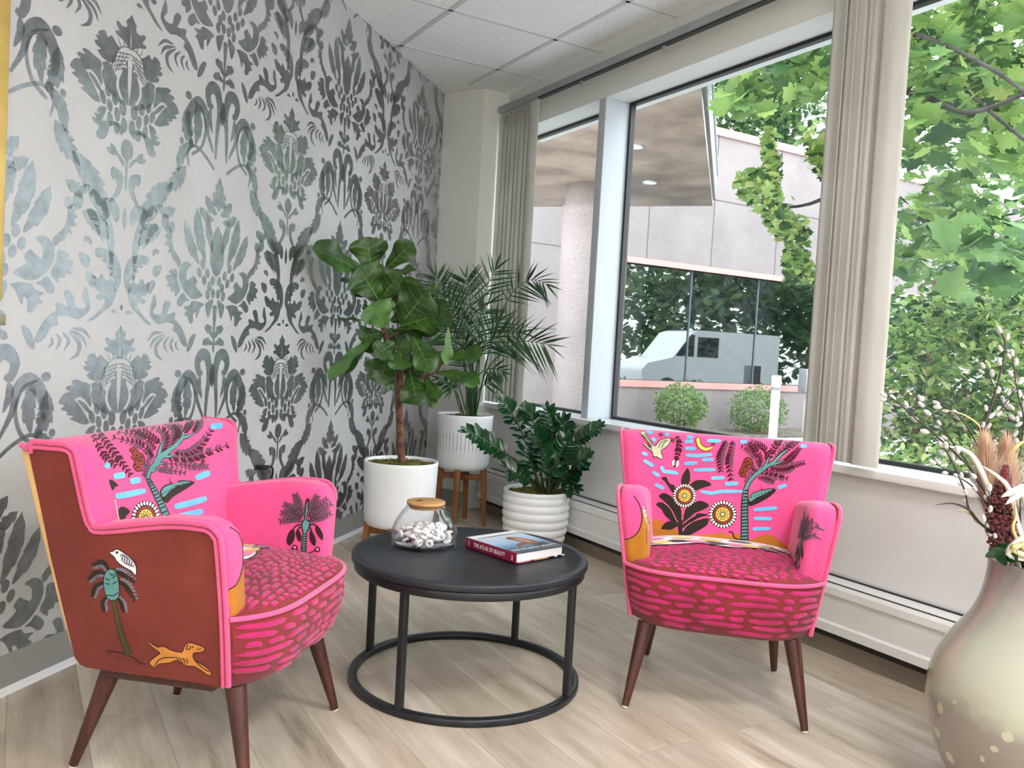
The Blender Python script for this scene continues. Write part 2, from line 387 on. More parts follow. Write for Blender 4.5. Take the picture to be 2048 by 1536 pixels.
def acan(pts, width, lobes=5, depth=.45, prof=None):
    """leaf with a lobed, saw-like edge along a 2D spine"""
    p = smooth_open(pts, 8 if len(pts) > 2 else 24); n = len(p); L = []; Rr = []
    prof = prof or [.12, .7, 1, .95, .7, .02]
    for i in range(n):
        t = i/(n-1); a = p[max(i-1, 0)]; c = p[min(i+1, n-1)]; dx, dz = c[0]-a[0], c[1]-a[1]; l = math.hypot(dx, dz) or 1
        ph = (t*lobes) % 1.0; ww = width/2*ipol(prof, t)*(1 - depth*(ph**1.5))
        sw = .25*width*ph*ipol(prof, t)
        L.append((p[i][0]-dz/l*ww+dx/l*sw, p[i][1]+dx/l*ww+dz/l*sw)); Rr.append((p[i][0]+dz/l*ww+dx/l*sw, p[i][1]-dx/l*ww+dz/l*sw))
    pieces.append(L + Rr[::-1])
# ball and stem under the pineapple (half outlines on the axis)
pieces.append([(0,-.172),(.016,-.176),(.027,-.192),(.029,-.21),(.02,-.228),(.008,-.236),(.005,-.25),(.005,-.33),(0,-.335)])
pieces.append([(0,-.385),(.008,-.41),(.011,-.43),(.006,-.45),(0,-.462)])
# pineapple lattice
for k in range(5):
    stroke([(.012+.016*k,.098-.004*k*k*.4),(.045+.010*k,.045-.012*k)], [.0028,.0028], 3)
    stroke([(.0+.006*k,.085-.012*k+.012),(.075-.004*k,.062-.013*k+.02)], [.0028,.0028], 3)
stroke([(0,.118),(.035,.110),(.062,.085),(.078,.045),(.083,.0)], [.004,.004,.004,.003,.002])
for k in range(4): stroke([(.012+.017*k,.122-.006*k),(.012+.022*k,.155-.012*k)], [.004,.001], 2)
for t in ((.06,-.02,.02,.05), (.03,.02,.012,.03)): pass
# vines between the two flower columns, traced
axv = wall_sz(300 + 1014 / 3.84, 380 + 900 / 3.84)[0]
for t in ([(885,390),(905,350),(930,400),(960,395),(988,402),(1006,440),(1010,490),(1000,530),(990,520),(985,500),(975,490),(960,510),(945,530),(930,510),(945,480),(925,470),(905,440)],
    [(875,470),(895,460),(915,490),(925,530),(930,600),(945,650),(920,600),(905,550),(885,510)],
    [(905,690),(930,675),(965,690),(993,720),(1008,770),(1010,830),(1006,880),(985,920),(975,900),(985,850),(965,830),(975,800),(950,790),(955,765),(930,750),(945,735),(915,730)],
    [(895,830),(915,850),(930,820),(950,860),(970,850),(988,900),(983,950),(965,1000),(930,1040),(895,1080),(865,1090),(900,1050),(935,1000),(940,960),(915,970),(905,945),(925,930),(900,900)],
    [(865,895),(850,960),(865,1000),(850,1020),(820,1010),(815,960),(800,920),(775,930),(785,980),(790,1010),(755,990),(740,1000),(745,1030),(715,1060),(690,1100),(665,1160),(658,1210),(690,1195),(720,1130),(750,1110),(745,1070),(790,1060),(830,1080),(870,1040),(880,1000)],
    [(605,1120),(625,1125),(645,1165),(655,1220),(650,1250),(630,1225),(615,1180)],
    [(860,620),(885,615),(895,650),(885,665),(878,640),(868,650)], [(840,710),(870,715),(885,745),(875,790),(850,770)], [(865,820),(885,815),(910,860),(890,900),(870,860)],
    [(960,1040),(975,1020),(990,1030),(985,1045),(972,1040)], [(1004,1000),(1013,995),(1013,1025),(1005,1020)]):
    tr(Z4, axv, t)
def zpt(X, Y): 
    s, z = wall_sz(300 + X / 3.84, 380 + Y / 3.84); return (s - axv, z - A_Z)
for sp, w in (([(805,1130),(850,1140),(878,1190)],26), ([(795,1140),(845,1180),(862,1235)],26), ([(790,1150),(830,1210),(825,1270),(790,1308)],34), ([(765,1150),(790,1200),(770,1255)],26), ([(740,1160),(755,1200),(735,1255)],26), ([(720,1180),(725,1210),(705,1240)],20)):
    stroke([zpt(*q) for q in sp], [.004, w/3.84/540, w/3.84/620, .002])
# column B flower (centre half a repeat away)
BS, BZ = PS/2, PZ/2
def Bp(l): return [(BS - x, BZ + z) for x, z in l]
nB = len(pieces)
pieces.append(Bp([(0,.31),(.012,.285),(.028,.27),(.024,.25),(.045,.24),(.036,.222),(.05,.205),(.03,.19),(.018,.196),(0,.175)]))
acan(Bp([(.012,.165),(.05,.185),(.085,.225)]), .05, 3, .5); acan(Bp([(.03,.14),(.08,.15),(.12,.175)]), .045, 3, .5)
acan(Bp([(.028,.02),(.055,.09),(.07,.155)]), .044, 3, .35); acan(Bp([(.07,-.02),(.115,.08),(.135,.17)]), .06, 4, .35)
acan(Bp([(.11,-.03),(.165,.04),(.20,.115)]), .055, 4, .4)
sB = wall_sz(300 + 478 / 3.84, 380 + 760 / 3.84)[0]
for t in ([(822,440),(795,455),(788,520),(776,570),(748,608),(727,640),(737,680),(760,650),(776,642),(790,600),(806,610),(800,570),(826,560),(815,530),(830,510),(816,490),(826,470)],
    [(660,640),(690,625),(715,642),(732,682),(732,740),(712,798),(680,845),(640,872),(600,858),(570,828),(600,800),(625,772),(615,740),(640,702),(650,718),(665,735),(682,752),(690,700),(680,665)],
    [(748,702),(772,702),(792,725),(780,745),(805,760),(800,785),(788,800),(800,830),(776,826),(772,852),(750,850),(745,882),(718,835),(726,795),(740,765)],
    [(700,845),(730,900),(725,935),(706,940),(690,915),(676,895),(655,888),(680,868)],
    [(556,895),(575,922),(590,975),(602,1005),(607,960),(625,985),(620,1035),(640,1046),(660,1005),(682,990),(666,962),(690,940),(652,922),(642,892),(600,882)],
    [(500,840),(530,870),(545,890),(540,930),(520,985),(508,960),(496,900),(490,860)]):
    rx, ry, k = Z4; o_ = []
    for X, Y in t:
        s_, z_ = wall_sz(rx + X / k, ry + Y / k); o_.append((BS - (sB - s_), z_ - A_Z))
    pieces.append(smooth_closed(o_, 3))
pieces.append(Bp([(0,.125),(.024,.095),(.045,.04),(.042,-.02),(.02,-.058),(0,-.068)]))
for cx, cz in ((.02,-.085),(.055,-.06),(.085,-.03),(.04,-.108),(.075,-.088),(.105,-.062),(.016,-.132),(.05,-.14)):
    ell(BS-cx, BZ+cz, .0135, .019, 12, cx*4)
pieces.append(Bp([(0,-.175),(.014,-.18),(.01,-.22),(.006,-.26),(.006,-.35),(0,-.36)]))
acan(Bp([(.006,-.3),(.03,-.27),(.06,-.262)]), .04, 3, .5); acan(Bp([(.006,-.325),(.04,-.315),(.07,-.325)]), .036, 3, .5)
stroke(Bp([(.035,-.62),(.03,-.52),(.02,-.44),(.035,-.375),(.07,-.365),(.095,-.395),(.08,-.435),(.062,-.43)]), [.012,.022,.03,.044,.046,.034,.026,.014])
stroke(Bp([(.05,-.60),(.09,-.53),(.105,-.47),(.145,-.445),(.185,-.475),(.205,-.53),(.19,-.565),(.178,-.55)]), [.01,.02,.036,.05,.046,.03,.02,.012])
stroke(Bp([(.04,-.66),(.1,-.62),(.16,-.60),(.2,-.63),(.19,-.68)]), [.012,.012,.012,.01,.008])
acan(Bp([(.06,-.53),(.08,-.48),(.075,-.445)]), .03, 2, .3); ell(BS-.185, BZ-.60, .014, .018); ell(BS-.235, BZ-.60, .012, .012)
acan(Bp([(0,-.40),(.003,-.44),(0,-.49)]), .04, 2, .4)
# leafy garland climbing either side of the stem column
acan([(.075,-.42),(.12,-.36),(.17,-.31),(.235,-.26)], .085, 6, .5); acan([(.07,-.5),(.115,-.455),(.18,-.43)], .07, 4, .45)
acan([(.2,-.30),(.25,-.25),(.30,-.19)], .075, 5, .5); acan([(.255,-.22),(.275,-.15),(.33,-.10)], .05, 4, .45)
stroke([(.052,-.62),(.058,-.5),(.085,-.42),(.13,-.36)], [.012,.03,.026,.01])
acan([(.335,-.115),(.30,-.06),(.295,.02)], .07, 5, .45); acan([(.35,-.10),(.36,-.03),(.345,.05)], .055, 4, .45)
stroke([(.33,-.14),(.385,-.10),(.405,-.03),(.38,.03),(.33,.05)], [.012,.014,.012,.01,.006]); ell(.3,.06,.018,.014)
acan([(.155,-.35),(.2,-.37),(.25,-.35)], .05, 3, .5); ell(.2,-.40,.02,.028); ell(.235,-.415,.016,.02)

Z0, Z1 = .112, ZC
def clip_rect(p, s0, s1, z0, z1):
    for ax, lim, sg in ((0, s0, 1), (0, s1, -1), (1, z0, 1), (1, z1, -1)):
        out = []; n = len(p)
        for i in range(n):
            a, c = p[i-1], p[i]; ia = sg*(a[ax]-lim) >= 0; ic = sg*(c[ax]-lim) >= 0
            if ia != ic:
                t = (lim - a[ax]) / (c[ax] - a[ax]); out.append((a[0]+(c[0]-a[0])*t, a[1]+(c[1]-a[1])*t))
            if ic: out.append(c)
        p = out
        if len(p) < 3: return None
    return p
b = MB()
b.add([wallP(0, 0), wallP(S_END, 0), wallP(S_END, ZC + .06), wallP(0, ZC + .06)], [(0, 1, 2, 3)], 0)
b.add([wallP(-.1, 0, -.12), wallP(S_END, 0, -.12), wallP(S_END, ZC + .06, -.12), wallP(-.1, ZC + .06, -.12)], [(0, 1, 2, 3)], 0)
tris = []
for p in pieces:
    t = tessellate_polygon([[Vector((x, z, 0)) for x, z in p]]); tris.append(t)
for cs in range(-3, 6):
    for cz in range(-2, 4):
        for sg in (1, -1):
            for p, t in zip(pieces, tris):
                q = [(A_S + cs*PS + sg*x, A_Z + cz*PZ + z) for x, z in p]
                lo = min(a[0] for a in q); hi = max(a[0] for a in q); zl = min(a[1] for a in q); zh = max(a[1] for a in q)
                if hi < .002 or lo > S_END - .05 or zh < Z0 or zl > Z1: continue
                if lo < .002 or hi > S_END - .05 or zl < Z0 or zh > Z1:
                    q = clip_rect(q, .002, S_END - .05, Z0, Z1)
                    if not q: continue
                    tt = tessellate_polygon([[Vector((x, z, 0)) for x, z in q]])
                else: tt = t
                b.add([wallP(x, z, .0007) for x, z in q], tt, 1)
tag(b.build('wall_left', [M['paper'], M['silver']], recalc=False), 'diagonal wall papered in silver damask on off-white', kind='structure')

# vinyl cove baseboard along the wallpaper wall
b = MB()
prof = [(0, .112), (.004, .112), (.0045, .02), (.010, .006), (.016, 0), (0, 0)]
def sweep_wall(prof, s0, s1, mats):
    n = len(prof)
    v = [wallP(s0, z, o + .001) for o, z in prof] + [wallP(s1, z, o + .001) for o, z in prof]
    for i in range(n): b.add([v[i], v[(i+1) % n], v[n+(i+1) % n], v[n+i]], [(0, 1, 2, 3)], mats[i])
sweep_wall(prof, .0, S_END, [0, 0, 1, 1, 1, 0])
tag(b.build('baseboard_left', [M['cove'], M['coveedge']]), kind='structure')

# back corner: facet square to the wallpaper, then the return that runs into the window reveal
b = MB(); q0 = wallP(0, 0); q1 = Vector((2.498, 4.79, 0)); q1b = Vector((2.498, Y_END, 0)); q2 = Vector((XG + .06, Y_END, 0))
for a, c in ((q0, q1b), (q1b, q2)):
    b.add([a, c, c + Vector((0, 0, ZC + .02)), a + Vector((0, 0, ZC + .02))], [(0, 1, 2, 3)])
b.add([q2, q2 + Vector((0, .4, 0)), q2 + Vector((0, .4, ZC)), q2 + Vector((0, 0, ZC))], [(0, 1, 2, 3)])
b.add([q0 + Vector((0, .25, 0)), q2 + Vector((0, .4, 0)), q2 + Vector((0, .4, ZC)), q0 + Vector((0, .25, ZC))], [(0, 1, 2, 3)])
tag(b.build('wall_back', M['paint'], recalc=False), kind='structure')
# baseboard of the little facet
b = MB(); d = (q1b - q0).normalized(); nn = Vector((-d.y, d.x, 0)); nn = nn if nn.dot(Vector((0, -1, 0))) > 0 else -nn
v = [q0 + nn*.004, q1b + nn*.004]
b.add([v[0], v[1], v[1] + Vector((0, 0, .11)), v[0] + Vector((0, 0, .11))], [(0, 1, 2, 3)])
tag(b.build('baseboard_back', M['cove'], recalc=False), kind='structure')

# window wall: spandrel under the sill, header above, mullions
b = MB(); b.box((2.655, Y_BACK, 0), (2.86, Y_END, SILL - .03), 0)
b.box((XW, Y_BACK, HEAD), (2.95, Y_END, ZC + .03), 1)
tag(b.build('wall_right', [M['panel'], M['paint']]), 'white wall below and above the windows', kind='structure')
b = MB(); b.box((2.62, Y_BACK, SILL - .032), (XG + .02, Y_END - .002, SILL))
tag(b.build('trim_1', M['sillwhite'], bevel=.004), 'white window sill', kind='structure')
mull = [3.748, 2.15, .42, -1.31]
for i, y in enumerate(mull):
    b = MB(); b.box((XW + .001, y - .031, SILL), (XG + .03, y + .031, HEAD))
    tag(b.build('trim_%d' % (i + 2), M['trimwhite'], bevel=.003), 'white mullion', kind='structure')
edges = [Y_END] + [None]
pan = [(mull[0] + .031, Y_END - .001), (mull[1] + .031, mull[0] - .031), (mull[2] + .031, mull[1] - .031), (mull[3] + .031, mull[2] - .031), (Y_BACK, mull[3] - .031)]
for i, (y0, y1) in enumerate(pan):
    b = MB(); x0, x1 = XG, XG + .012; g = .016
    b.box((x0, y0, SILL), (x1 + .02, y1, SILL + g)); b.box((x0, y0, HEAD - g), (x1 + .02, y1, HEAD))
    b.box((x0, y0, SILL + g), (x1 + .02, y0 + g, HEAD - g)); b.box((x0, y1 - g, SILL + g), (x1 + .02, y1, HEAD - g))
    fr = tag(b.build('window_%d' % (i + 1), M['black']), kind='structure')
    b = MB(); b.add([(x0 + .012, y0 + .004, SILL + .004), (x0 + .012, y1 - .004, SILL + .004), (x0 + .012, y1 - .004, HEAD - .004), (x0 + .012, y0 + .004, HEAD - .004)], [(0, 1, 2, 3)]); b.build('pane', M['glass'], fr, recalc=False)

# the rest of the room, behind the camera
b = MB()
def quad(a, c, z0=0, z1=ZC): b.add([(a[0], a[1], z0), (c[0], c[1], z0), (c[0], c[1], z1), (a[0], a[1], z1)], [(0, 1, 2, 3)])
quad((pB.x, pB.y), (-3.2, pB.y)); quad((-3.2, pB.y), (-3.2, Y_BACK)); quad((-3.2, Y_BACK), (2.95, Y_BACK))
tag(b.build('wall_front', M['paint'], recalc=False), kind='structure')
# ================================================================== HEATER, BLIND, WALL ITEMS
ht = thing('baseboard_heater', 'long white baseboard heater running along the floor under the windows', 'heater', (2.60, 2.0, 0))
def rel(o, root): o.parent = root; o.matrix_parent_inverse = Matrix.Translation(-Vector(root.location)); return o
HY0, HY1 = -2.9, 4.69
b = MB()
b.prism([(2.654,.262),(2.577,.262),(2.568,.262),(2.560,.250),(2.558,.226),(2.566,.219),(2.566,.126),(2.5565,.119),(2.5555,.089),(2.569,.086),(2.575,.12),(2.575,.21),(2.654,.25)], HY0, HY1, 'y', 0)
rel(b.build('cover', M['sillwhite']), ht)
b = MB(); b.prism([(2.645,.2622),(2.5785,.2622),(2.5785,.2672),(2.581,.2688),(2.645,.2688)], HY0, HY1, 'y', 0); rel(b.build('top_strip', M['sillwhite']), ht)
b = MB(); b.box((2.5745, HY0 + .01, .2622), (2.5785, HY1 - .002, .2650)); b.box((2.6452, HY0 + .01, .2622), (2.6545, HY1 - .002, .2735)); b.box((2.579, HY0 + .01, .062), (2.652, HY1 - .01, .12))
rel(b.build('vent_gap', M['black']), ht)
M['toe'] = noisy(mat('heater_toe', (128, 116, 104), .5, metal=.2), 3, (120, 108, 97), (140, 128, 115))
b = MB(); b.box((2.584, HY0, 0), (2.654, HY1, .064)); rel(b.build('kick_plate', M['toe']), ht)

vb = thing('vertical_blind', 'cream vertical blind on a grey rail with its vanes drawn into two stacks', 'blind', (2.605, 2.0, 2.53))
b = MB(); b.box((2.587, HY0, 2.531), (2.626, 4.745, 2.572)); rel(b.build('headrail', M['alu'], bevel=.006), vb)
b = MB(); b.box((2.592, HY0, 2.522), (2.621, 4.28, 2.5315)); rel(b.build('rail_groove', M['black']), vb)
def vane(y, ang, w=.089, z0=.702, z1=2.515, sag=.006, xo=0.0):
    b = MB(); n = 8; pts = []
    ca, sa = math.cos(ang), math.sin(ang)
    for side in (0, 1):
        for i in (range(n + 1) if side == 0 else range(n, -1, -1)):
            t = i / n - .5; lx = sag * (1 - (2*t)**2) + side * .0012; ly = t * w
            pts.append((2.606 + xo + lx*ca - ly*sa, y + lx*sa + ly*ca))
    m = len(pts); v = [(p[0], p[1], z0) for p in pts] + [(p[0], p[1], z1) for p in pts]
    b.add(v, [(i, (i+1) % m, m+(i+1) % m, m+i) for i in range(m)], 0, True)
    for k in (0, m): b.add(v, [(k+i, k+i+1, k+m-2-i, k+m-1-i) for i in range(n)])
    rel(b.build('vane', M['vane'], recalc=True), vb)
    b = MB(); b.box((2.602, y - .004, z1 - .002), (2.610, y + .004, 2.524)); rel(b.build('vane_hook', M['alu']), vb)
for i in range(8): vane(4.722 - i * .052, math.radians(-9 - 2*(i % 2)), sag=.006, xo=(i % 2)*.004)
vane(4.312, math.radians(2), .104, sag=-.003, xo=-.014)
for i, y in enumerate((2.165, 2.128, 2.090, 2.05, 2.0, 1.955)): vane(y, math.radians((-18, -10, -7, -7, -5, -4)[i]), sag=.005, xo=(i % 2)*.004)
vane(1.912, math.radians(2), .112, sag=-.003, xo=-.014)
for y in (3.852, 3.171, 1.35):
    b = MB(); b.box((2.600, y - .008, 2.497), (2.612, y + .008, 2.523)); b.box((2.598, y - .004, 2.490), (2.606, y + .004, 2.5)); rel(b.build('carrier_clip', M['alu']), vb)

def wall_box(b, s0, s1, z0, z1, o0, o1, mat=0):
    v = [wallP(s0,z0,o0), wallP(s1,z0,o0), wallP(s1,z0,o1), wallP(s0,z0,o1), wallP(s0,z1,o0), wallP(s1,z1,o0), wallP(s1,z1,o1), wallP(s0,z1,o1)]
    b.add(v, [(0,3,2,1),(4,5,6,7),(0,1,5,4),(1,2,6,5),(2,3,7,6),(3,0,4,7)], mat)
gf = thing('picture_frame', 'gold picture frame hanging on the damask wall at the left edge of the photo', 'frame', wallP(3.85, 1.3))
b = MB(); wall_box(b, 3.388, 3.46, 1.10, 2.62, .001, .014); wall_box(b, 4.28, 4.35, 1.10, 2.62, .001, .014); wall_box(b, 3.46, 4.28, 1.10, 1.17, .001, .014); wall_box(b, 3.46, 4.28, 2.55, 2.62, .001, .014)
rel(b.build('moulding', M['gold'], bevel=.004), gf)
b = MB(); wall_box(b, 3.455, 4.285, 1.165, 2.555, .002, .010); rel(b.build('panel', M['paper']), gf)
b = MB(); wall_box(b, 3.369, 3.40, 1.036, 1.063, .001, .008)
tag(b.build('wall_plate', mat('brass_plate', (150, 140, 116), .4, metal=.6), bevel=.002), 'tiny brass plate on the damask wall below the gold frame', 'plate')

pc = thing('power_cord', 'black plug and cord at the damask wall behind the left pink armchair', 'cord', wallP(2.05, .46, .03))
b = MB(); wall_box(b, 2.033, 2.066, .474, .494, .001, .04); rel(b.build('plug', M['rubber'], bevel=.004), pc)
b = MB(); b.tube(smooth_open([wallP(2.035,.486,.03), wallP(2.008,.483,.035), wallP(1.985,.455,.03), wallP(1.987,.40,.02), wallP(2.0,.25,.02), wallP(2.02,.10,.03), wallP(2.04,.01,.045), wallP(2.2,.008,.05)], 6), .0042, 8)
rel(b.build('cable', M['rubber']), pc)

# ================================================================== COFFEE TABLE
TX, TY, TZ = 1.25, 2.315, .40
tb = thing('coffee_table', 'round black metal coffee table between the two pink armchairs', 'table', (TX, TY, 0))
b = MB(); b.lathe([(0,.397),(.338,.397),(.341,.4),(.364,.4),(.369,.397),(.370,.392),(.370,.381),(.366,.378),(0,.378)], 96); b.build('tabletop', M['blacktop'], tb, recalc=True, weld=True)
b = MB(); b.lathe([(.336,.352),(.360,.352),(.362,.354),(.362,.374),(.360,.376),(.336,.376),(.334,.374),(.334,.354)], 96, close=True); b.build('apron_ring', M['blackmetal'], tb)
b = MB(); b.lathe([(.340,.0),(.360,.0),(.363,.003),(.363,.018),(.360,.022),(.340,.022),(.337,.018),(.337,.003)], 96, close=True); b.build('base_ring', M['blackmetal'], tb)
for a in (-148.9, 127.4, 32.2, -56.3):
    a = math.radians(a); b = MB(); w = .0105
    ca, sa = math.cos(a), math.sin(a)
    q = [(-w,-w),(w,-w),(w,w),(-w,w)]
    b.prism([(.3495*ca + x*ca - y*sa, .3495*sa + x*sa + y*ca) for x, y in q], .016, .372, 'z'); b.build('post', M['blackmetal'], tb, bevel=.003)

# glass jar of mints
jc = on_z(848, 1089, TZ); JX, JY = jc.x, jc.y
jar = thing('glass_jar', 'clear glass jar with a wooden lid, on the black coffee table', 'jar', (JX, JY, TZ - .003))
out_p = [(.0,0),(.098,0),(.1045,.005),(.1078,.016),(.1085,.030),(.1062,.050),(.0995,.072),(.0895,.092),(.076,.112),(.065,.125),(.061,.134)]
in_p = [(.057,.134),(.061,.123),(.072,.110),(.0855,.090),(.0955,.071),(.1022,.050),(.1045,.030),(.1035,.020),(.099,.013),(.0,.011)]
b = MB(); b.lathe(out_p + in_p, 64); b.build('vessel', M['jarglass'], jar, weld=True)
lid = MB(); lid.lathe([(0,.123),(.053,.123),(.055,.128),(.0555,.1345),(.061,.1355),(.0628,.139),(.0615,.145),(.055,.147),(0,.147)], 48); lo = lid.build('lid', M['cork'], jar, weld=True)
b = MB(); b.box((-.026,-.006,.1465),(.0,.004,.1478)); so = b.build('slot', mat('lid_slot', (60, 38, 22), .8), lo); so.rotation_euler = (0, 0, math.radians(28)); so.location = (-.012, .008, 0)
M['mint'] = mat('white_mint', (244, 242, 240), .4)
mb_ = MB(); rr = []
for i in range(24):
    a = 2*PI*i/24
for k in range(1): mb_.lathe([(.0045 , -.003),(.006,-.0045),(.011,-.0045),(.0135,-.002),(.0135,.002),(.011,.0045),(.006,.0045),(.0045,.003)], 20, close=True)
m0 = None; placed = []; rj = random.Random(3); tries = 0
while len(placed) < 62 and tries < 6000:
    tries += 1
    lay = len(placed) // 24; rmax = .082 if lay < 2 else .07
    a = rj.uniform(0, 2*PI); r = rmax * math.sqrt(rj.random())
    p = Vector((r*math.cos(a), r*math.sin(a), TZ + .0215 + lay * .0155 + rj.uniform(-.001, .002)))
    if any((p - q).length < .0222 for q in placed): 
        if tries % 300: continue
    placed.append(p)
for i, p in enumerate(placed):
    if m0 is None: m0 = mb_.build('ring_mint', M['mint']); o = m0
    else: o = m0.copy(); COL.objects.link(o)
    o.location = (JX + p.x, JY + p.y, p.z); o.rotation_euler = (rj.uniform(-.6, .6) + (PI/2 if rj.random() < .3 else 0), rj.uniform(-.6, .6), rj.uniform(0, 6))
    tag(o, 'white ring mint heaped inside the clear glass jar on the black table', 'mint', 'white ring mints in the glass jar')

# book
D0 = on_z(1031.7, 1127.6, TZ); A0 = on_z(931.4, 1094, TZ); C0 = on_z(1131, 1111.7, TZ)
LS = (A0 - D0).length; LD = (C0 - D0).length; ex = (A0 - D0).normalized(); ang = math.atan2(ex.y, ex.x)
if (C0 - D0).cross(ex).z > 0: pass
BH = .032
bk = thing('book', 'hardback book with maroon spine and a woman on its cover, on the black table', 'book', (D0.x, D0.y, TZ), ang)
# local x runs along the spine (to the far left), local -y into the book
M['maroon'] = mat('maroon_cloth', (132, 22, 58), .45); M['page'] = noisy(mat('pages', (236, 234, 236), .7), 4, (230, 228, 232), (242, 240, 240), (1, 1, 300))
def cover_mat():
    m = mat('cover_photo', (150, 180, 210), .3); v = coords(m, 'Object'); sx = nd(m, 'ShaderNodeSeparateXYZ'); lk(m, v, sx.inputs[0])
    n = tex_noise(m, coords(m, 'Object', (9, 40, 1)), 1.2, 4); mr = nd(m, 'ShaderNodeMapRange'); mr.inputs[1].default_value = 0; mr.inputs[2].default_value = LS
    lk(m, sx.outputs['X'], mr.inputs[0]); ad = nd(m, 'ShaderNodeMath'); ad.operation = 'MULTIPLY_ADD'; ad.inputs[1].default_value = .22; lk(m, n.outputs['Fac'], ad.inputs[0]); lk(m, mr.outputs[0], ad.inputs[2])
    c = ramp(m, ad.outputs[0], [(.1, (62, 76, 92)), (.3, (78, 100, 122)), (.45, (120, 160, 200)), (.62, (172, 198, 226)), (.93, (206, 218, 232)), (1.0, (238, 240, 242))])
    lk(m, c, bsdf(m).inputs['Base Color']); return m
M['coverart'] = cover_mat()
b = MB(); b.box((0, -LD, BH - .0028), (LS, 0, BH)); cvf = b.build('front_cover', M['coverart'], bk)
b = MB(); b.box((0, -LD, 0), (LS, 0, .0028)); [b.box((-.0008, -LD*f1, 0), (.002, -LD*f0, .0034), k) for f0, f1, k in ((.05,.30,1),(.36,.66,2),(.70,.78,3),(.80,.86,4),(.88,.93,3),(.95,1.02,4))]
b.build('back_cover', [M['maroon'], mat('cover_pink', (206, 130, 140), .4), mat('cover_amber', (206, 160, 96), .4), mat('cover_black', (26, 24, 26), .4), mat('cover_white', (228, 228, 228), .4)], bk)
b = MB(); b.box((0, -.0030, .0), (LS, .0012, BH)); sp = b.build('spine', M['maroon'], bk, bevel=.001)
b = MB(); b.box((.004, -LD + .005, .0026), (LS - .004, -.003, BH - .0027)); b.build('page_block', M['page'], bk)
def flat(b, pts, z, mat): b.poly([(x*LS, -y*LD, z) for x, y in smooth_closed(pts, 3)], smooth_closed(pts, 3), mat)
b = MB()
flat(b, [(.86,.12),(.87,.5),(.86,.95),(.845,.95),(.84,.5),(.84,.12)], BH + .0003, 3)
flat(b, [(.70,.52),(.72,.60),(.66,.70),(.55,.76),(.40,.80),(.25,.78),(.22,.66),(.30,.60),(.42,.58),(.55,.52),(.64,.48)], BH + .0004, 0)
flat(b, [(.62,.56),(.6,.66),(.46,.72),(.34,.70),(.36,.64),(.5,.6)], BH + .0007, 1)
flat(b, [(.36,.40),(.40,.52),(.34,.60),(.30,.5),(.28,.38),(.31,.33)], BH + .0006, 0)
flat(b, [(.22,.60),(.30,.84),(.18,.86),(.10,.7),(.14,.58)], BH + .0005, 2)
b.build('cover_picture', [mat('auburn', (150, 82, 56), .4), mat('skin_tone', (206, 160, 138), .4), mat('dark_cloth', (66, 72, 78), .5), mat('picture_line', (60, 66, 80), .5)], cvf, recalc=False)
M['ink'] = mat('white_lettering', (244, 240, 240), .5)
def text(s, size, M4, parent, name='lettering'):
    cu = bpy.data.curves.new(name, 'FONT'); cu.body = s; cu.size = size; cu.extrude = .0002; cu.align_x = 'CENTER'; cu.align_y = 'CENTER'
    cu.materials.append(M['ink']); cu.space_character = 1.05
    t_ = bpy.data.objects.new('t', cu); COL.objects.link(t_); bpy.context.view_layer.update()
    me = bpy.data.meshes.new_from_object(t_.evaluated_get(bpy.context.evaluated_depsgraph_get())); bpy.data.objects.remove(t_); me.name = name
    if not me.materials: me.materials.append(M['ink'])
    o = bpy.data.objects.new(name, me); COL.objects.link(o); o.parent = parent; o.matrix_local = M4; return o
# spine faces local +y; its text reads from the far end towards the front corner, upright in the photo
Rsp = Matrix(((-1, 0, 0), (0, 0, 1), (0, 1, 0))).to_4x4()
text('THE ATLAS OF BEAUTY', .0185, Matrix.Translation((LS*.52, .0014, BH*.5)) @ Rsp @ Matrix.Diagonal((.74, 1, 1, 1)), sp)
b = MB(); b.box((LS*.055, .0010, .008), (LS*.085, .0016, .0105)); b.box((LS*.055, .0010, .0135), (LS*.085, .0016, .016)); b.box((LS*.055, .0010, .019), (LS*.085, .0016, .0215)); b.build('spine_emblem', M['ink'], sp)
b = MB(); b.box((LS*.93, .0010, .007), (LS*.935, .0016, BH - .007)); b.build('spine_mark', M['ink'], sp)
text('THE ATLAS OF BEAUTY', LD*.085, Matrix.Translation((LS*.12, -LD*.5, BH + .0006)) @ Matrix.Rotation(-PI/2, 4, 'Z') , cvf)
# ================================================================== ARMCHAIRS
def hw(z): return .26 + .165 * (max(z, .2) - .26)
def L(un, v, z): return Vector((un * hw(z), -v, z))
OUT = [(-.172,.262),(-.19,.268),(-.203,.285),(-.222,.40),(-.242,.523),(-.259,.66),(-.274,.768),(-.262,.785),(-.22,.786),(-.185,.786),(-.165,.778),(-.156,.762),(-.146,.694),(-.136,.635),(-.128,.612),(-.108,.605),(.05,.633),(.13,.635),(.155,.630),(.171,.614),(.177,.589),(.181,.43),(.178,.262)]
chair = thing('armchair', 'pink embroidered armchair on the left, turned sideways with its rust-red side panel showing', 'armchair')
E_MATS = ['pink', 'ochre', 'e_blue', 'e_dark', 'e_maroon', 'e_violet', 'e_teal', 'e_white', 'e_yellow', 'e_brown', 'e_olive', 'e_sage', 'e_orange', 'e_grey', 'e_rosepink', 'rust', 'magenta', 'e_palewhite', 'tan', 'pipe', 'seatbase']
EI = {n.replace('e_', ''): i for i, n in enumerate(E_MATS)}
EM = [M[n] for n in E_MATS]

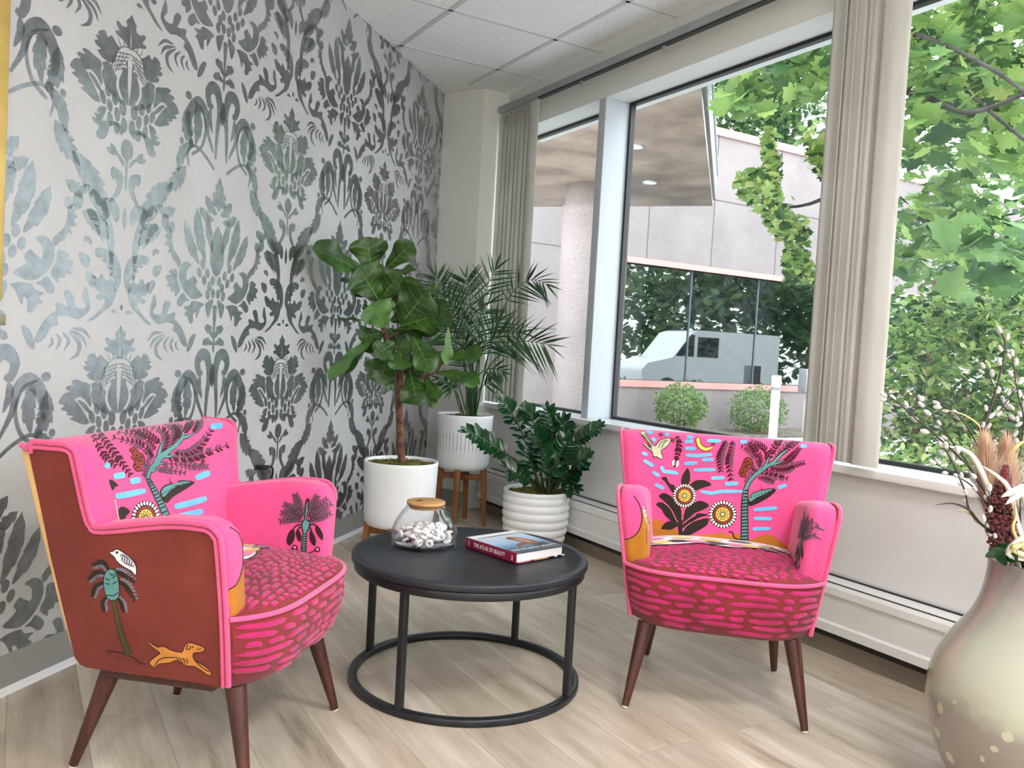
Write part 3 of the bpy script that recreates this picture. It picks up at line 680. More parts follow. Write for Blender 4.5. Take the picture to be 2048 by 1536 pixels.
def rounded_block(outline, thick_un0, thick_un1, bev, bseg, nu=1):
    """outline in (v,z) between two un stations, edges rounded"""
    bm = bmesh.new(); n = len(outline); rows = []
    for k in range(nu + 1):
        un = lerp(thick_un0, thick_un1, k / nu)
        rows.append([bm.verts.new(L(un, v, z)) for v, z in outline])
    for k in range(nu):
        for i in range(n):
            bm.faces.new((rows[k][i], rows[k][(i+1) % n], rows[k+1][(i+1) % n], rows[k+1][i]))
    bm.faces.new(rows[0][::-1]); bm.faces.new(rows[-1])
    bmesh.ops.recalc_face_normals(bm, faces=bm.faces)
    if bev:
        ed = [e for e in bm.edges if len(e.link_faces) == 2 and e.calc_face_angle(0) > math.radians(38)]
        bmesh.ops.bevel(bm, geom=ed, offset=bev, segments=bseg, profile=.5, affect='EDGES', clamp_overlap=True)
    bmesh.ops.triangulate(bm, faces=[f for f in bm.faces if len(f.verts) > 4])
    me = bpy.data.meshes.new('t'); bm.to_mesh(me); bm.free()
    v = [tuple(x.co) for x in me.vertices]; f = [tuple(p.vertices) for p in me.polygons]; bpy.data.meshes.remove(me)
    return v, f
# backrest: padded block, gently dished, from the seat to the rounded top
def back_front(z): return -.095 - (z - .40) * .21
def back_surf(s, t):
    """s -1..1 across, t 0..1 around the section from low front, over the top, to the back"""
    prof = BPROF; k = t * (len(prof) - 1); i = min(int(k), len(prof) - 2); q = k - i
    v = lerp(prof[i][0], prof[i+1][0], q); z = lerp(prof[i][1], prof[i+1][1], q); fr = lerp(prof[i][2], prof[i+1][2], q)
    e = max(0.0, (abs(s) - .86) / .14); rnd_ = 1 - math.sqrt(max(0, 1 - e*e))
    vb = -.136 - (z - .612)*.19
    v2 = v + fr * (.020 * s * s); v2 = lerp(v2, min(vb, v2), rnd_ * fr * .55)
    z2 = z - (rnd_ * .012 if z > .7 else 0)
    return L(s * .995, v2, z2)
BPROF = smooth_open([(-.10,.40,1),(-.106,.46,1),(-.118,.55,1),(-.132,.64,1),(-.146,.71,1),(-.154,.752,1),(-.166,.778,.8),(-.19,.792,.4),(-.225,.794,.1),(-.255,.788,0),(-.268,.772,0),(-.262,.70,0),(-.24,.523,0),(-.215,.40,0)], 4)
b = MB(); b.grid(lambda i, j: back_surf(2*i - 1, j), 56, 78, EI['pink'])
back_mb = b
# arms
ARM = [(-.15,.40),(-.15,.604),(-.108,.612),(.05,.640),(.13,.642),(.162,.634),(.184,.612),(.192,.58),(.196,.436),(.19,.405)]
def arm_mb(sg):
    v, f = rounded_block(ARM, sg * .992, sg * .735, .027, 6, 3)
    b = MB(); b.add(v, f, EI['pink'], True); return b
armL, armR = arm_mb(-1), arm_mb(1)

# seat: domed deck with a D-shaped front
def vf(un): return .188 + .088 * (1 - abs(un) ** 4.5)
def seat_top(s, t):
    un = lerp(-.985, .985, s); v = lerp(-.16, vf(un), t)
    dome = .052 * (1 - abs(un)**3) * math.sin(PI * min(1, max(0, (v + .22) / .52))) ** .8
    edge = 1 - max(0, (t - .9) / .1) ** 2 * .35
    return L(un, v, .424 + dome * edge * (1 if t < .999 else .0) + (0))
def seat_pt(un, v): 
    t = (v + .16) / (vf(un) + .16); return seat_top((un + .985) / 1.97, min(1, max(0, t)))
def apron(un, t):
    """below the piping: t 0 at the piping, 1 at the bottom edge"""
    zb = .249 + .006 * abs(un) ** 6
    z = lerp(.422, zb, t); bul = .010 * math.sin(PI * min(1, t * 1.1)); rb = max(0, (t - .82) / .18)
    v = vf(un) + bul - .030 * t * t - .018 * rb * rb
    return L(un * (1 - .015 * rb), v, z)
seat = MB(); seat.grid(seat_top, 40, 30, EI['seatbase'])
apr = MB(); apr.grid(lambda i, j: apron(.994*(2*i - 1), j), 60, 14, EI['seatbase'])
# close the apron along the bottom and sides
bot = [apron(2*i/60 - 1, 1) for i in range(61)]
apr.add(bot + [Vector((p.x * .96, -.1, p.z)) for p in bot], [(i, i+1, 62+i, 61+i) for i in range(60)], EI['rust'])
for sg in (-1, 1):
    e = [apron(sg*.994, j/14) for j in range(15)]; apr.add(e + [Vector((p.x*.97, -.10, p.z)) for p in e], [(i, i+1, 16+i, 15+i) for i in range(14)], EI['rust'])
# chenille dashes on apron and deck (raised)
def capsule(b, fn, u0, u1, c, hgt, w, mat, n=8, wob=0.0):
    """fn(u, c) -> point on surface; a raised dash from u0 to u1 centred on c"""
    rows = []
    for i in range(n + 1):
        t = i / n; u = lerp(u0, u1, t); ww = w * math.sqrt(max(.0, 1 - abs(2*t - 1) ** 5)) + .0001
        cc = c + wob * math.sin(t * 5 + c * 40)
        row = []
        for k, (o, h) in enumerate(((-1, -.002), (-.85, .5), (0, 1), (.85, .5), (1, -.002))):
            p = fn(u, cc + o * ww); q = fn(u, cc + .01); q2 = fn(u + .02, cc)
            nrm = (q2 - fn(u, cc)).cross(q - fn(u, cc)); 
            if nrm.length > 1e-9: nrm.normalize()
            if nrm.y > 0 and abs(nrm.y) > abs(nrm.z): nrm = -nrm
            if abs(nrm.z) >= abs(nrm.y) and nrm.z < 0: nrm = -nrm
            row.append(p + nrm * hgt * h * (1 if 0 < i < n else .15))
        rows += row
    b.add(rows, [(i*5+k, i*5+k+1, (i+1)*5+k+1, (i+1)*5+k) for i in range(n) for k in range(4)], mat, True)
rc = random.Random(11)
for r in range(7):
    t = .11 + r * .128; u = -1.02 + rc.uniform(0, .08)
    while u < .98:
        ln = rc.choice((.11, .16, .2, .28, .38, .5)); e = min(u + ln, .99)
        if e - u > .04: capsule(apr, apron, max(u, -.99), e, t + rc.uniform(-.012, .012), .0042, .041, EI['magenta'], 8, .010)
        u = e + rc.uniform(.02, .07)
def seat_fn(un, c): return seat_pt(un, c)
for r in range(15):
    v0 = .262 - r * .0165; u = -.93 + rc.uniform(0, .06)
    if v0 < .03: continue
    while u < .93:
        ln = rc.choice((.06, .07, .09, .12, .16)) * (1.5 if v0 < .12 else 1); e = min(u + ln, .93)
        if v0 < vf((u+e)/2) - .012 and v0 < vf(e) - .010 and v0 < vf(u) - .010 and e - u > .03:
            capsule(seat, seat_fn, u, e, v0 + rc.uniform(-.002, .002), .0036, .0062, EI['magenta'], 6, .001)
        u = e + rc.uniform(.015, .04)
# woven picture at the rear of the deck
def deck_patch(pts, matn, h):
    p = smooth_closed(pts, 4); q = [seat_pt(x, y) + Vector((0, 0, h)) for x, y in p]
    seat.poly(q, p, EI[matn])
def deck_strip(u0, u1, ftop, fbot, matn, h, n=40):
    v = []
    for i in range(n + 1):
        u = lerp(u0, u1, i/n)
        for j in range(5): v.append(seat_pt(u, lerp(ftop(u), fbot(u), j/4)) + Vector((0, 0, h)))
    seat.add(v, [(i*5+k, i*5+k+1, (i+1)*5+k+1, (i+1)*5+k) for i in range(n) for k in range(4)], EI[matn], True)
deck_strip(-.95, .72, lambda u: -.155, lambda u: .082 - .09*max(0, u) + .012*math.sin(u*9), 'palewhite', .0042)
deck_strip(-.95, .72, lambda u: .077 - .09*max(0, u) + .012*math.sin(u*9), lambda u: .084 - .09*max(0, u) + .012*math.sin(u*9), 'dark', .0046)
for c, w, h_, mm in ((-.8,.10,.02,'grey'), (-.62,.1,.03,'yellow'), (-.45,.12,.022,'dark'), (-.25,.12,.02,'rosepink'), (-.05,.12,.022,'olive'), (.15,.12,.02,'rosepink'), (.3,.1,.016,'yellow'), (.48,.12,.014,'grey'), (-.7,.1,-.03,'rosepink'), (-.4,.12,-.03,'yellow'), (-.1,.12,-.02,'yellow'), (.2,.12,-.04,'violet'), (.5,.1,-.03,'yellow')):
    h_ = h_ + .03
    deck_patch([(c - w, h_ - .004), (c - w*.3, h_ + .016), (c + w*.6, h_ + .012), (c + w, h_), (c + w*.3, h_ - .014), (c - w*.5, h_ - .016)], mm, .0055)
for i in range(26):
    u = .45 + (i % 13) * .036; v0 = .018 - (i // 13) * .02 - (u - .45) * .10 + rc.uniform(-.006, .006)
    deck_patch([(u - .022, v0), (u, v0 + .006), (u + .022, v0), (u, v0 - .006)], ('yellow', 'palewhite', 'maroon', 'rosepink')[i % 4], .0062)

# rust outer panels, tan back, piping, plinth
def side_panel(sg):
    b = MB(); v, f = rounded_block(OUT, sg * .93, sg * 1.0, .003, 2); b.add(v, f, EI['rust'], True); return b
sideL, sideR = side_panel(-1), side_panel(1)
b = MB()
BO = [(-.150,.262),(-.17,.255),(-.205,.270),(-.232,.39),(-.262,.56),(-.298,.770),(-.276,.776),(-.245,.56),(-.215,.39),(-.19,.29)]
v, f = rounded_block(BO, -.985, .985, .006, 3, 6); b.add(v, f, 0, True); b.build('back_panel', M['tan'], chair)
def pipe_path(sg, o=1.006):
    pts = [(v, z) for v, z in OUT[6:]]
    return [L(sg * o, v + .002, z + .002) for v, z in [(-.292,.778)] + pts]
def pipe_in(sg):
    pts = [(v, z) for v, z in OUT[6:]]; out = []
    for i, (v, z) in enumerate(pts):
        a = pts[max(i-1, 0)]; c = pts[min(i+1, len(pts)-1)]; dv, dz = c[0]-a[0], c[1]-a[1]; l = math.hypot(dv, dz) or 1
        out.append(L(sg*1.004, v + dz/l*.0105, z - dv/l*.0105))
    return out
for sg in (-1, 1):
    b = MB(); b.tube(smooth_open([tuple(p) for p in pipe_path(sg, 1.0)], 3), .0064, 8); b.tube(smooth_open([tuple(p) for p in pipe_in(sg)], 3), .0050, 6)
    b.build('side_piping', M['pipe'], chair)
b = MB(); b.tube([apron(2*i/60 - 1, 0) + Vector((0, -.003, .002)) for i in range(61)], .0062, 8); b.build('seat_piping', M['pipe'], chair)
b = MB(); b.box((-.232, -.13, .230), (.232, .165, .262)); b.build('base_rail', M['walnut'], chair, bevel=.012)
for fx, fv, tx, tv in ((-.2555,.2325,-.212,.172),(.2555,.2325,.212,.172),(-.2152,-.2325,-.19,-.155),(.2152,-.2325,.19,-.155)):
    b = MB(); p0, p1 = Vector((tx, -tv, .245)), Vector((fx, -fv, .006)); n = 6
    b.tube([p0.lerp(p1, i/n) for i in range(n+1)], [lerp(.0245, .0105, i/n) for i in range(n+1)], 18); lg = b.build('leg', M['walnut'], chair)
    b = MB(); b.tube([Vector((fx, -fv, .008)), Vector((fx*1.003, -fv*1.003, .0012))], .0095, 14); b.build('glide', M['glide'], lg)

# ------------------------------------------------ embroidery, projected from traced outlines
CLc = Vector((.45653, 2.195384, 0)); CLa = math.atan2(.75875819, .65137241)
CRc = Vector((1.934518, 1.923204, 0)); CRa = math.atan2(-.67313914, .73951585)
def bvh_of(*mbs):
    V, Fc = [], []
    for m in mbs:
        o = len(V); V += [Vector(p) for p in m.v]; Fc += [[o + i for i in f] for f in m.f]
    return BVHTree.FromPolygons(V, Fc)
class Decal:
    def __init__(s, target, bvh, reg, centre, ang):
        s.t = target; s.b = bvh; s.r = reg
        s.inv = (Matrix.Translation(centre) @ Matrix.Rotation(ang, 4, 'Z')).inverted(); s.cam = s.inv @ CAM
        s.rot = s.inv.to_3x3()
    def pt(s, X, Y, h):
        rx, ry, k = s.r; d = (s.rot @ ray(rx + X / k, ry + Y / k)).normalized()
        hit, n, i, dist = s.b.ray_cast(s.cam, d)
        if hit is None: return None
        return hit - d * h
    def fill(s, pts, m, h=.0012, k=3, sub=True):
        p = smooth_closed(pts, k) if k > 1 else list(pts)
        q = [s.pt(x, y, h) for x, y in p]
        if any(a is None for a in q):
            pq = [(a, c) for a, c in zip(p, q) if c is not None]
            if len(pq) < 3: return
            p = [a for a, c in pq]; q = [c for a, c in pq]
        tr_ = tessellate_polygon([[Vector((x, y, 0)) for x, y in p]])
        s.t.add(q, tr_, EI[m], False)
    def line(s, pts, w, m, h=.0016, k=5):
        p = smooth_open(pts, k); n = len(p); rows = []
        for i in range(n):
            a = p[max(i-1, 0)]; c = p[min(i+1, n-1)]; dx, dy = c[0]-a[0], c[1]-a[1]; l = math.hypot(dx, dy) or 1
            ww = (ipol(w, i/(n-1)) if hasattr(w, '__len__') else w) / 2
            for o, hh in ((1, h), (0, h*1.25), (-1, h)):
                rows.append(s.pt(p[i][0] - dy/l*ww*o, p[i][1] + dx/l*ww*o, hh))
        fc = [(i*3+k_, i*3+k_+1, i*3+k_+4, i*3+k_+3) for i in range(n-1) for k_ in range(2)]
        fc = [f for f in fc if all(rows[i] is not None for i in f)]
        s.t.add([r or Vector((0, 0, .45)) for r in rows], fc, EI[m], True)
    def dash(s, pts, w, m='blue', h=.0026):
        n = 10; p = smooth_open(pts, max(3, n // (len(pts)-1))); nn = len(p)
        p = [(p[0][0] - .3*(p[1][0]-p[0][0]), p[0][1])] + p
        prof = [.6, .95, 1, 1, 1, 1, 1, .95, .6]
        s.line(pts, [w*x for x in prof], m, h, max(5, n // (len(pts)-1)))
    def disc(s, c, r, m, h, n=24, ry=None):
        s.fill([(c[0] + r*math.cos(2*PI*i/n), c[1] + (ry or r)*math.sin(2*PI*i/n)) for i in range(n)], m, h, 1)
    def frond(s, spine, leaf, m, m2=None, n=10, w=.34, back=.7, stem='maroon', sides=(1, -1)):
        p = smooth_open(spine, 8); N = len(p)
        s.line(spine, leaf*.10, stem, .0022, 6)
        for i in range(n):
            t = (i + .6) / n; j = min(int(t * (N-1)), N-2); a, c = p[j], p[j+1]
            dx, dy = c[0]-a[0], c[1]-a[1]; l = math.hypot(dx, dy) or 1; dx /= l; dy /= l
            for sd in sides:
                ln = leaf * (1 - .35*abs(2*t-1)); ex_, ey_ = dx*back - dy*sd*.8, dy*back + dx*sd*.8
                tip = (a[0] + ex_*ln, a[1] + ey_*ln); px_, py_ = -ey_*ln*w*.5, ex_*ln*w*.5
                mid = (a[0] + ex_*ln*.5, a[1] + ey_*ln*.5)
                s.fill([a, (mid[0]+px_, mid[1]+py_), tip, (mid[0]-px_, mid[1]-py_)], m if (sd > 0 or not m2) else m2, .0018, 2)
    def sun(s, c, R, ry=1.0):
        s.disc(c, R, 'dark', .0012, 28, R*ry)
        for i in range(26):
            a = 2*PI*i/26; x, y = c[0] + R*.86*math.cos(a), c[1] + R*.86*ry*math.sin(a)
            s.fill([(x + (R*.13*math.cos(q)*math.cos(a) - R*.075*math.sin(q)*math.sin(a)), y + ry*(R*.13*math.cos(q)*math.sin(a) + R*.075*math.sin(q)*math.cos(a))) for q in [k*PI/4 for k in range(8)]], 'white', .0022, 1)
        s.disc(c, R*.68, 'brown', .0024, 24, R*.68*ry); s.disc(c, R*.535, 'maroon', .0027, 24, R*.535*ry); s.disc(c, R*.50, 'yellow', .0030, 24, R*.50*ry)
        for i in range(10):
            a = 2*PI*i/10; x, y = c[0] + R*.27*math.cos(a), c[1] + R*.27*ry*math.sin(a)
            for sc, mm, hh in ((1.0, 'dark', .0034), (.62, 'yellow', .0038)):
                s.fill([(x + sc*(R*.17*math.cos(q)*math.cos(a) - R*.085*math.sin(q)*math.sin(a)), y + sc*ry*(R*.17*math.cos(q)*math.sin(a) + R*.085*math.sin(q)*math.cos(a))) for q in [k*PI/4 for k in range(8)]], mm, hh, 1)
        s.disc(c, R*.10, 'white', .0042, 12, R*.10*ry)
    def band(s, top, y_bot, m, h=.0010, n=40, rows=10):
        t = smooth_open(top, 6); v = []
        for x, y in t:
            for j in range(rows + 1): v.append(s.pt(x, lerp(y, y_bot, j/rows), h))
        R_ = rows + 1; fc = [(i*R_+k, i*R_+k+1, (i+1)*R_+k+1, (i+1)*R_+k) for i in range(len(t)-1) for k in range(rows)]
        fc = [f for f in fc if all(v[i] is not None for i in f)]
        s.t.add([p or Vector((0, 0, .45)) for p in v], fc, EI[m], True)

def copy_mb(m):
    c = MB(); c.v = list(m.v); c.f = list(m.f); c.m = list(m.m); c.s = list(m.s); return c
back_left = copy_mb(back_mb)
bb = bvh_of(back_mb)
R1 = Decal(back_mb, bb, (1220, 850, 6.4), CRc, CRa); R2 = Decal(back_mb, bb, (1430, 850, 5.4875), CRc, CRa)
# ochre hills
R1.band([(60,1240),(300,1225),(500,1210),(620,1215),(760,1290),(900,1370),(1050,1400),(1250,1400),(1400,1385),(1480,1370)], 1900, 'ochre')
R2.band([(100,1222),(200,1200),(300,1210),(380,1260),(480,1225),(580,1205),(680,1245),(760,1310),(900,1400),(1050,1470)], 1800, 'ochre')
for p in ([(410,355),(480,380)],[(430,450),(555,530)],[(655,530),(690,592),(760,600),(870,620)],[(545,600),(630,655)],[(575,760),(690,815)],[(535,165),(585,205)],[(470,80),(545,105)],[(960,298),(1095,302)],[(965,385),(1130,392),(1305,378)],[(1175,447),(1325,440)],[(950,495),(1115,485)],[(1070,578),(1350,570)],[(1295,682),(1465,675)],[(1160,850),(1300,872),(1420,852),(1700,850)],[(960,215),(1060,205)],[(985,150),(1060,158)],[(1470,752),(1600,748)],[(700,115),(760,125)],[(1240,200),(1420,205)]):
    R1.dash(p, 46)
for p in ([(110,650),(255,640)],[(690,692),(785,660)],[(425,932),(680,910)],[(425,1025),(625,1030)],[(415,1142),(610,1138)],[(940,232),(1008,232)],[(280,184),(350,186)]):
    R2.dash(p, 42)
# banana plant
for p in ([(995,550),(960,590),(925,650),(910,720),(930,760),(1000,760),(1025,700),(1022,620)],[(658,680),(710,660),(740,700),(760,750),(830,780),(830,880),(780,840),(745,780),(700,720)],[(1005,800),(1050,740),(1120,705),(1220,710),(1300,765),(1200,800),(1080,840)],
    [(625,905),(690,870),(790,920),(840,1000),(900,1050),(915,1150),(900,1250),(860,1200),(800,1100),(720,1000),(650,940)],[(590,1010),(650,985),(740,1040),(810,1120),(870,1230),(840,1260),(760,1210),(700,1150),(660,1080),(610,1040)],[(655,1325),(710,1250),(780,1230),(860,1265),(870,1290),(780,1340),(700,1335)],
    [(925,1240),(950,1100),(1050,1010),(1160,970),(1270,1030),(1180,1090),(1080,1130),(990,1210)],[(940,1270),(1030,1180),(1130,1130),(1262,1150),(1150,1182),(1050,1240),(950,1320)],[(925,1390),(1000,1280),(1120,1220),(1260,1195),(1240,1280),(1150,1340),(1040,1400),(960,1420)]):
    R1.fill(p, 'dark', .0016)
R1.fill([(880,1200),(930,1230),(930,1330),(930,1400),(925,1560),(868,1560),(880,1400),(862,1250)], 'dark', .0018)
for p in ([(700,1000),(780,1080),(850,1220),(875,1240)],[(960,1060),(940,1150),(930,1225)],[(925,1350),(980,1290),(1040,1250)],[(960,1250),(1000,1210),(1100,1150)]): R1.line(p, 9, 'rosepink', .003)
R1.sun((955,905), 150, 1.02); R2.sun((85,980), 152, 1.0)
# bird, crescent, hanging sprays
BIRD = [(385,100),(405,95),(430,80),(500,180),(560,262),(585,270),(640,200),(700,180),(775,172),(755,240),(705,290),(655,320),(655,370),(672,410),(650,435),(600,400),(560,400),(550,350),(490,300),(428,238),(450,235),(520,290),(535,275),(470,190)]
def grow(p, d):
    cx = sum(a[0] for a in p)/len(p); cy = sum(a[1] for a in p)/len(p); n = len(p); out = []
    ar = sum(p[i-1][0]*p[i][1]-p[i][0]*p[i-1][1] for i in range(n)); sg = 1 if ar > 0 else -1
    for i in range(n):
        dx, dy = p[(i+1) % n][0]-p[i-1][0], p[(i+1) % n][1]-p[i-1][1]; l = math.hypot(dx, dy) or 1
        out.append((p[i][0] + sg*dy/l*d, p[i][1] - sg*dx/l*d))
    return out
R1.fill(grow(BIRD, 9), 'dark', .0014, 2); R1.fill(BIRD, 'sage', .0022, 2)
for p in ([(440,110),(545,260)],[(415,120),(525,270)],[(655,300),(700,220),(745,195)],[(620,290),(660,220),(720,195)],[(480,260),(540,320)]): R1.line(p, 7, 'dark', .0032)
R1.line([(565,400),(550,430)], 8, 'dark'); R1.line([(650,420),(660,445)], 8, 'dark')
MOON = [(1108,172),(1145,168),(1152,225),(1190,272),(1240,290),(1322,276),(1275,318),(1205,328),(1140,290),(1108,225)]
R1.fill(grow(MOON, 10), 'maroon', .0014); R1.fill(MOON, 'yellow', .0024)
R1.frond([(850,135),(885,230),(872,340),(845,450)], 62, 'maroon', 'maroon', 9, .45)
R1.disc((838,488), 44, 'white', .0016, 16, 50); R1.disc((838,488), 20, 'grey', .0024, 12, 26); R1.disc((830,525), 16, 'maroon', .003, 10); R1.disc((845,452), 16, 'maroon', .003, 10)
for c in ((650,120),(800,195),(1320,235)): 
    for k in range(6):
        a = k*PI/3 + .4; R1.fill([c, (c[0]+22*math.cos(a-.3), c[1]+22*math.sin(a-.3)), (c[0]+44*math.cos(a), c[1]+44*math.sin(a)), (c[0]+22*math.cos(a+.3), c[1]+22*math.sin(a+.3))], 'dark' if c[0] > 1000 else 'maroon', .002, 1)
R2.frond([(130,165),(90,260),(55,370),(65,510)], 62, 'maroon', 'violet', 12, .45); R2.frond([(205,165),(175,300),(155,420),(178,605)], 62, 'maroon', 'violet', 13, .45)
# the big leaning palm
R2.line([(330,1420),(325,1250),(325,1080),(325,900),(332,760),(360,650),(430,560),(530,480),(570,440)], [88,88,84,80,66,54,52,62,70], 'dark', .0016, 6)
R2.line([(330,1420),(325,1250),(325,1080),(325,900),(332,760),(360,650),(430,560),(530,480),(570,440)], [66,66,62,58,46,36,36,44,50], 'teal', .0024, 6)
for i in range(20):
    y = 1400 - i*36; x = 325 + (10 if y < 800 else 0) + (14 if y < 720 else 0); w_ = 30 if y > 850 else 23
    R2.line([(x-w_, y+3), (x, y), (x+w_, y-3)], 15, 'dark', .0034, 2)
for p, w_ in (([(530,490),(560,430),(590,350)],34),([(560,460),(650,400),(730,320),(800,270)],34),([(590,440),(680,420),(760,390)],24),([(480,510),(500,460)],22)):
    R2.line(p, [w_*1.5, w_*1.3, w_*.8], 'dark', .0018); R2.line(p, [w_, w_*.8, w_*.3], 'teal', .003)
for sp_, lf, a_, c_, n_ in (([(470,575),(560,600),(645,630)],46,'violet','maroon',8),([(510,530),(640,560),(800,590)],52,'violet','maroon',11),([(545,500),(680,510),(800,500),(850,470)],50,'violet','maroon',12),([(600,460),(720,470),(860,440),(980,410)],56,'maroon','violet',13),([(650,430),(760,410),(850,340),(925,255)],56,'maroon','maroon',12),
    ([(490,470),(470,390),(390,300),(290,240)],50,'maroon','violet',11),([(520,420),(480,320),(420,240),(340,200)],50,'maroon','maroon',11),([(560,390),(570,300),(500,220),(400,175)],50,'maroon','maroon',11),([(600,370),(640,270),(690,190),(720,150)],58,'maroon','dark',9),([(660,360),(740,270),(810,200),(860,150)],58,'maroon','violet',9),([(720,330),(800,260),(870,200),(920,160)],50,'maroon','maroon',8),([(470,520),(420,470),(400,400)],40,'violet','maroon',6),([(330,640),(350,570),(400,520),(470,490)],36,'violet','violet',7)):
    R2.frond(sp_, lf, a_, c_, n_, .42)
R2.fill([(360,830),(395,760),(460,725),(540,705),(640,695),(668,722),(600,785),(520,835),(400,888),(362,868)], 'dark', .0020); R2.fill([(372,815),(400,765),(470,732),(560,712),(635,706),(560,750),(460,795),(390,840)], 'teal', .0028)
for i in range(7): R2.disc((400 + i*38, 790 - i*12), 8, 'dark', .0036, 8)
PAR = [(285,560),(272,510),(300,455),(318,400),(345,362),(385,365),(405,400),(400,450),(368,490),(340,515),(320,565)]
R2.fill(grow(PAR, 8), 'maroon', .0022); R2.fill(PAR, 'brown', .0030)
for c in ((335,410),(365,400),(350,440),(380,430),(325,455),(350,470),(312,490),(300,525)): R2.disc(c, 10, 'maroon', .0038, 8)
R2.line([(150,1170),(190,1180),(215,1240),(275,1262)], 14, 'dark')
for c in ((770,700),): R1.disc(c, 34, 'pink', .010, 18)
R2.disc((545,675), 32, 'pink', .008, 18)

# the left chair's back carries its own cut of the cloth
K = Decal(back_left, bb, (180, 820, 6.4), CLc, CLa)
for p in ([(190,700),(255,722)],[(300,855),(450,828)],[(515,918),(650,888)],[(325,1105),(460,1085),(715,1030)],[(1350,875),(1535,800)],[(1080,1240),(1290,1190),(1495,1130)],[(1120,1372),(1450,1290)],[(1330,1450),(1450,1432)],[(1545,212),(1700,195)],[(1500,115),(1610,100)],[(165,262),(280,256)]):
    K.dash(p, 78)
TR = [(1010,1480),(950,1290),(870,1120),(790,965),(745,870),(780,760),(850,690),(885,620),(960,560),(1060,480),(1140,410),(1190,340)]
K.line(TR, [104,98,88,72,58,64,96,104,84,70,62,60], 'dark', .0016, 6); K.line(TR, [78,74,64,50,38,46,76,84,64,50,44,40], 'teal', .0024, 6)
for p_, w_ in (([(880,610),(895,520),(930,395)],46),([(860,680),(830,650),(815,640)],40),([(1190,350),(1240,340),(1335,305)],44),([(1195,350),(1195,300),(1205,270)],36),([(960,600),(1040,590),(1100,570)],34),([(850,710),(900,690),(960,680)],30),([(790,790),(840,765),(900,760)],28),([(1060,490),(1110,470),(1130,455)],24)):
    K.line(p_, [w_*1.5, w_*1.2, w_*.5], 'dark', .0018); K.line(p_, [w_, w_*.75, w_*.2], 'teal', .003)
for i in range(15):
    t = .02 + i*.0235; q = smooth_open(TR[:5], 12); j = min(int(t*2.75*(len(q)-1)), len(q)-2); x, y = q[j]; dx, dy = q[j+1][0]-x, q[j+1][1]-y; l_ = math.hypot(dx, dy); w_ = lerp(36, 20, i/14)
    K.line([(x - dy/l_*w_, y + dx/l_*w_), (x + dy/l_*w_, y - dx/l_*w_)], 17, 'dark', .0034, 3)
for sp_, lf, a_, c_, n_ in (([(30,290),(120,470),(220,620),(325,715)],74,'maroon','maroon',10),([(105,275),(230,440),(380,640),(525,835)],78,'maroon','maroon',13),([(900,430),(780,335),(600,255),(320,215)],74,'maroon','maroon',13),([(840,520),(740,400),(600,315),(350,280)],74,'maroon','violet',11),([(800,620),(720,500),(560,415),(290,350)],74,'maroon','violet',11),
    ([(930,540),(965,400),(920,260),(620,185)],78,'maroon','violet',13),([(1010,540),(1060,380),(1090,260),(980,170)],80,'maroon','violet',12),([(1150,390),(1155,260),(1060,150)],74,'violet','maroon',9),([(1200,300),(1260,200),(1290,115)],76,'maroon','maroon',8),([(1320,305),(1380,220),(1420,115)],76,'violet','maroon',9),
    ([(1070,540),(1250,545),(1420,440),(1555,250)],82,'maroon','violet',14),([(1010,610),(1250,620),(1450,560),(1780,445)],84,'maroon','violet',16),([(900,690),(1150,690),(1350,725),(1510,725)],72,'violet','violet',13),([(860,765),(1000,770),(1230,805)],68,'violet','violet',9),([(1400,705),(1445,680),(1450,635)],40,'maroon','maroon',4),([(700,870),(715,730),(785,590)],62,'violet','violet',9),([(700,560),(760,540),(800,600)],50,'maroon','maroon',5)):
    K.frond(sp_, lf, a_, c_, n_, .46)
LFK = [(905,1100),(900,1030),(955,965),(1060,930),(1180,898),(1340,920),(1270,985),(1165,1050),(1055,1120),(990,1190),(940,1155)]
K.fill(LFK, 'dark', .0020); K.fill([(920,1090),(915,1035),(965,980),(1065,945),(1185,915),(1290,922),(1150,965),(1030,1030),(950,1110)], 'teal', .0030)
for i in range(8): K.disc((930 + i*36, 1075 - i*24 + (i*i)*1.2), 10, 'dark', .0038, 8)
K.sun((715,1385), 182, 1.24)
PK = [(510,510),(545,485),(590,500),(625,545),(670,565),(695,615),(690,680),(650,715),(655,775),(600,775),(562,720),(580,655),(535,605),(555,560)]
K.fill(grow(PK, 9), 'maroon', .0022); K.fill(PK, 'brown', .0030)
for c in ((600,580),(630,610),(660,600),(590,620),(620,650),(655,650),(580,700),(610,730),(560,520)): K.disc(c, 13, 'maroon', .0038, 8)
K.fill([(245,900),(290,898),(365,965),(320,985),(290,1032)], 'dark', .002, 2); K.fill([(365,1270),(430,1235),(515,1295),(470,1350),(440,1405),(375,1395)], 'dark', .002, 2)
for i in range(9): K.disc((322 + i*6, 1160 + i*30), 9, 'white', .0026, 8, 11)
K.disc((1080,893), 50, 'pink', .009, 20)
back_left.build('backrest', EM, chair, recalc=True); back_right_mb = back_mb

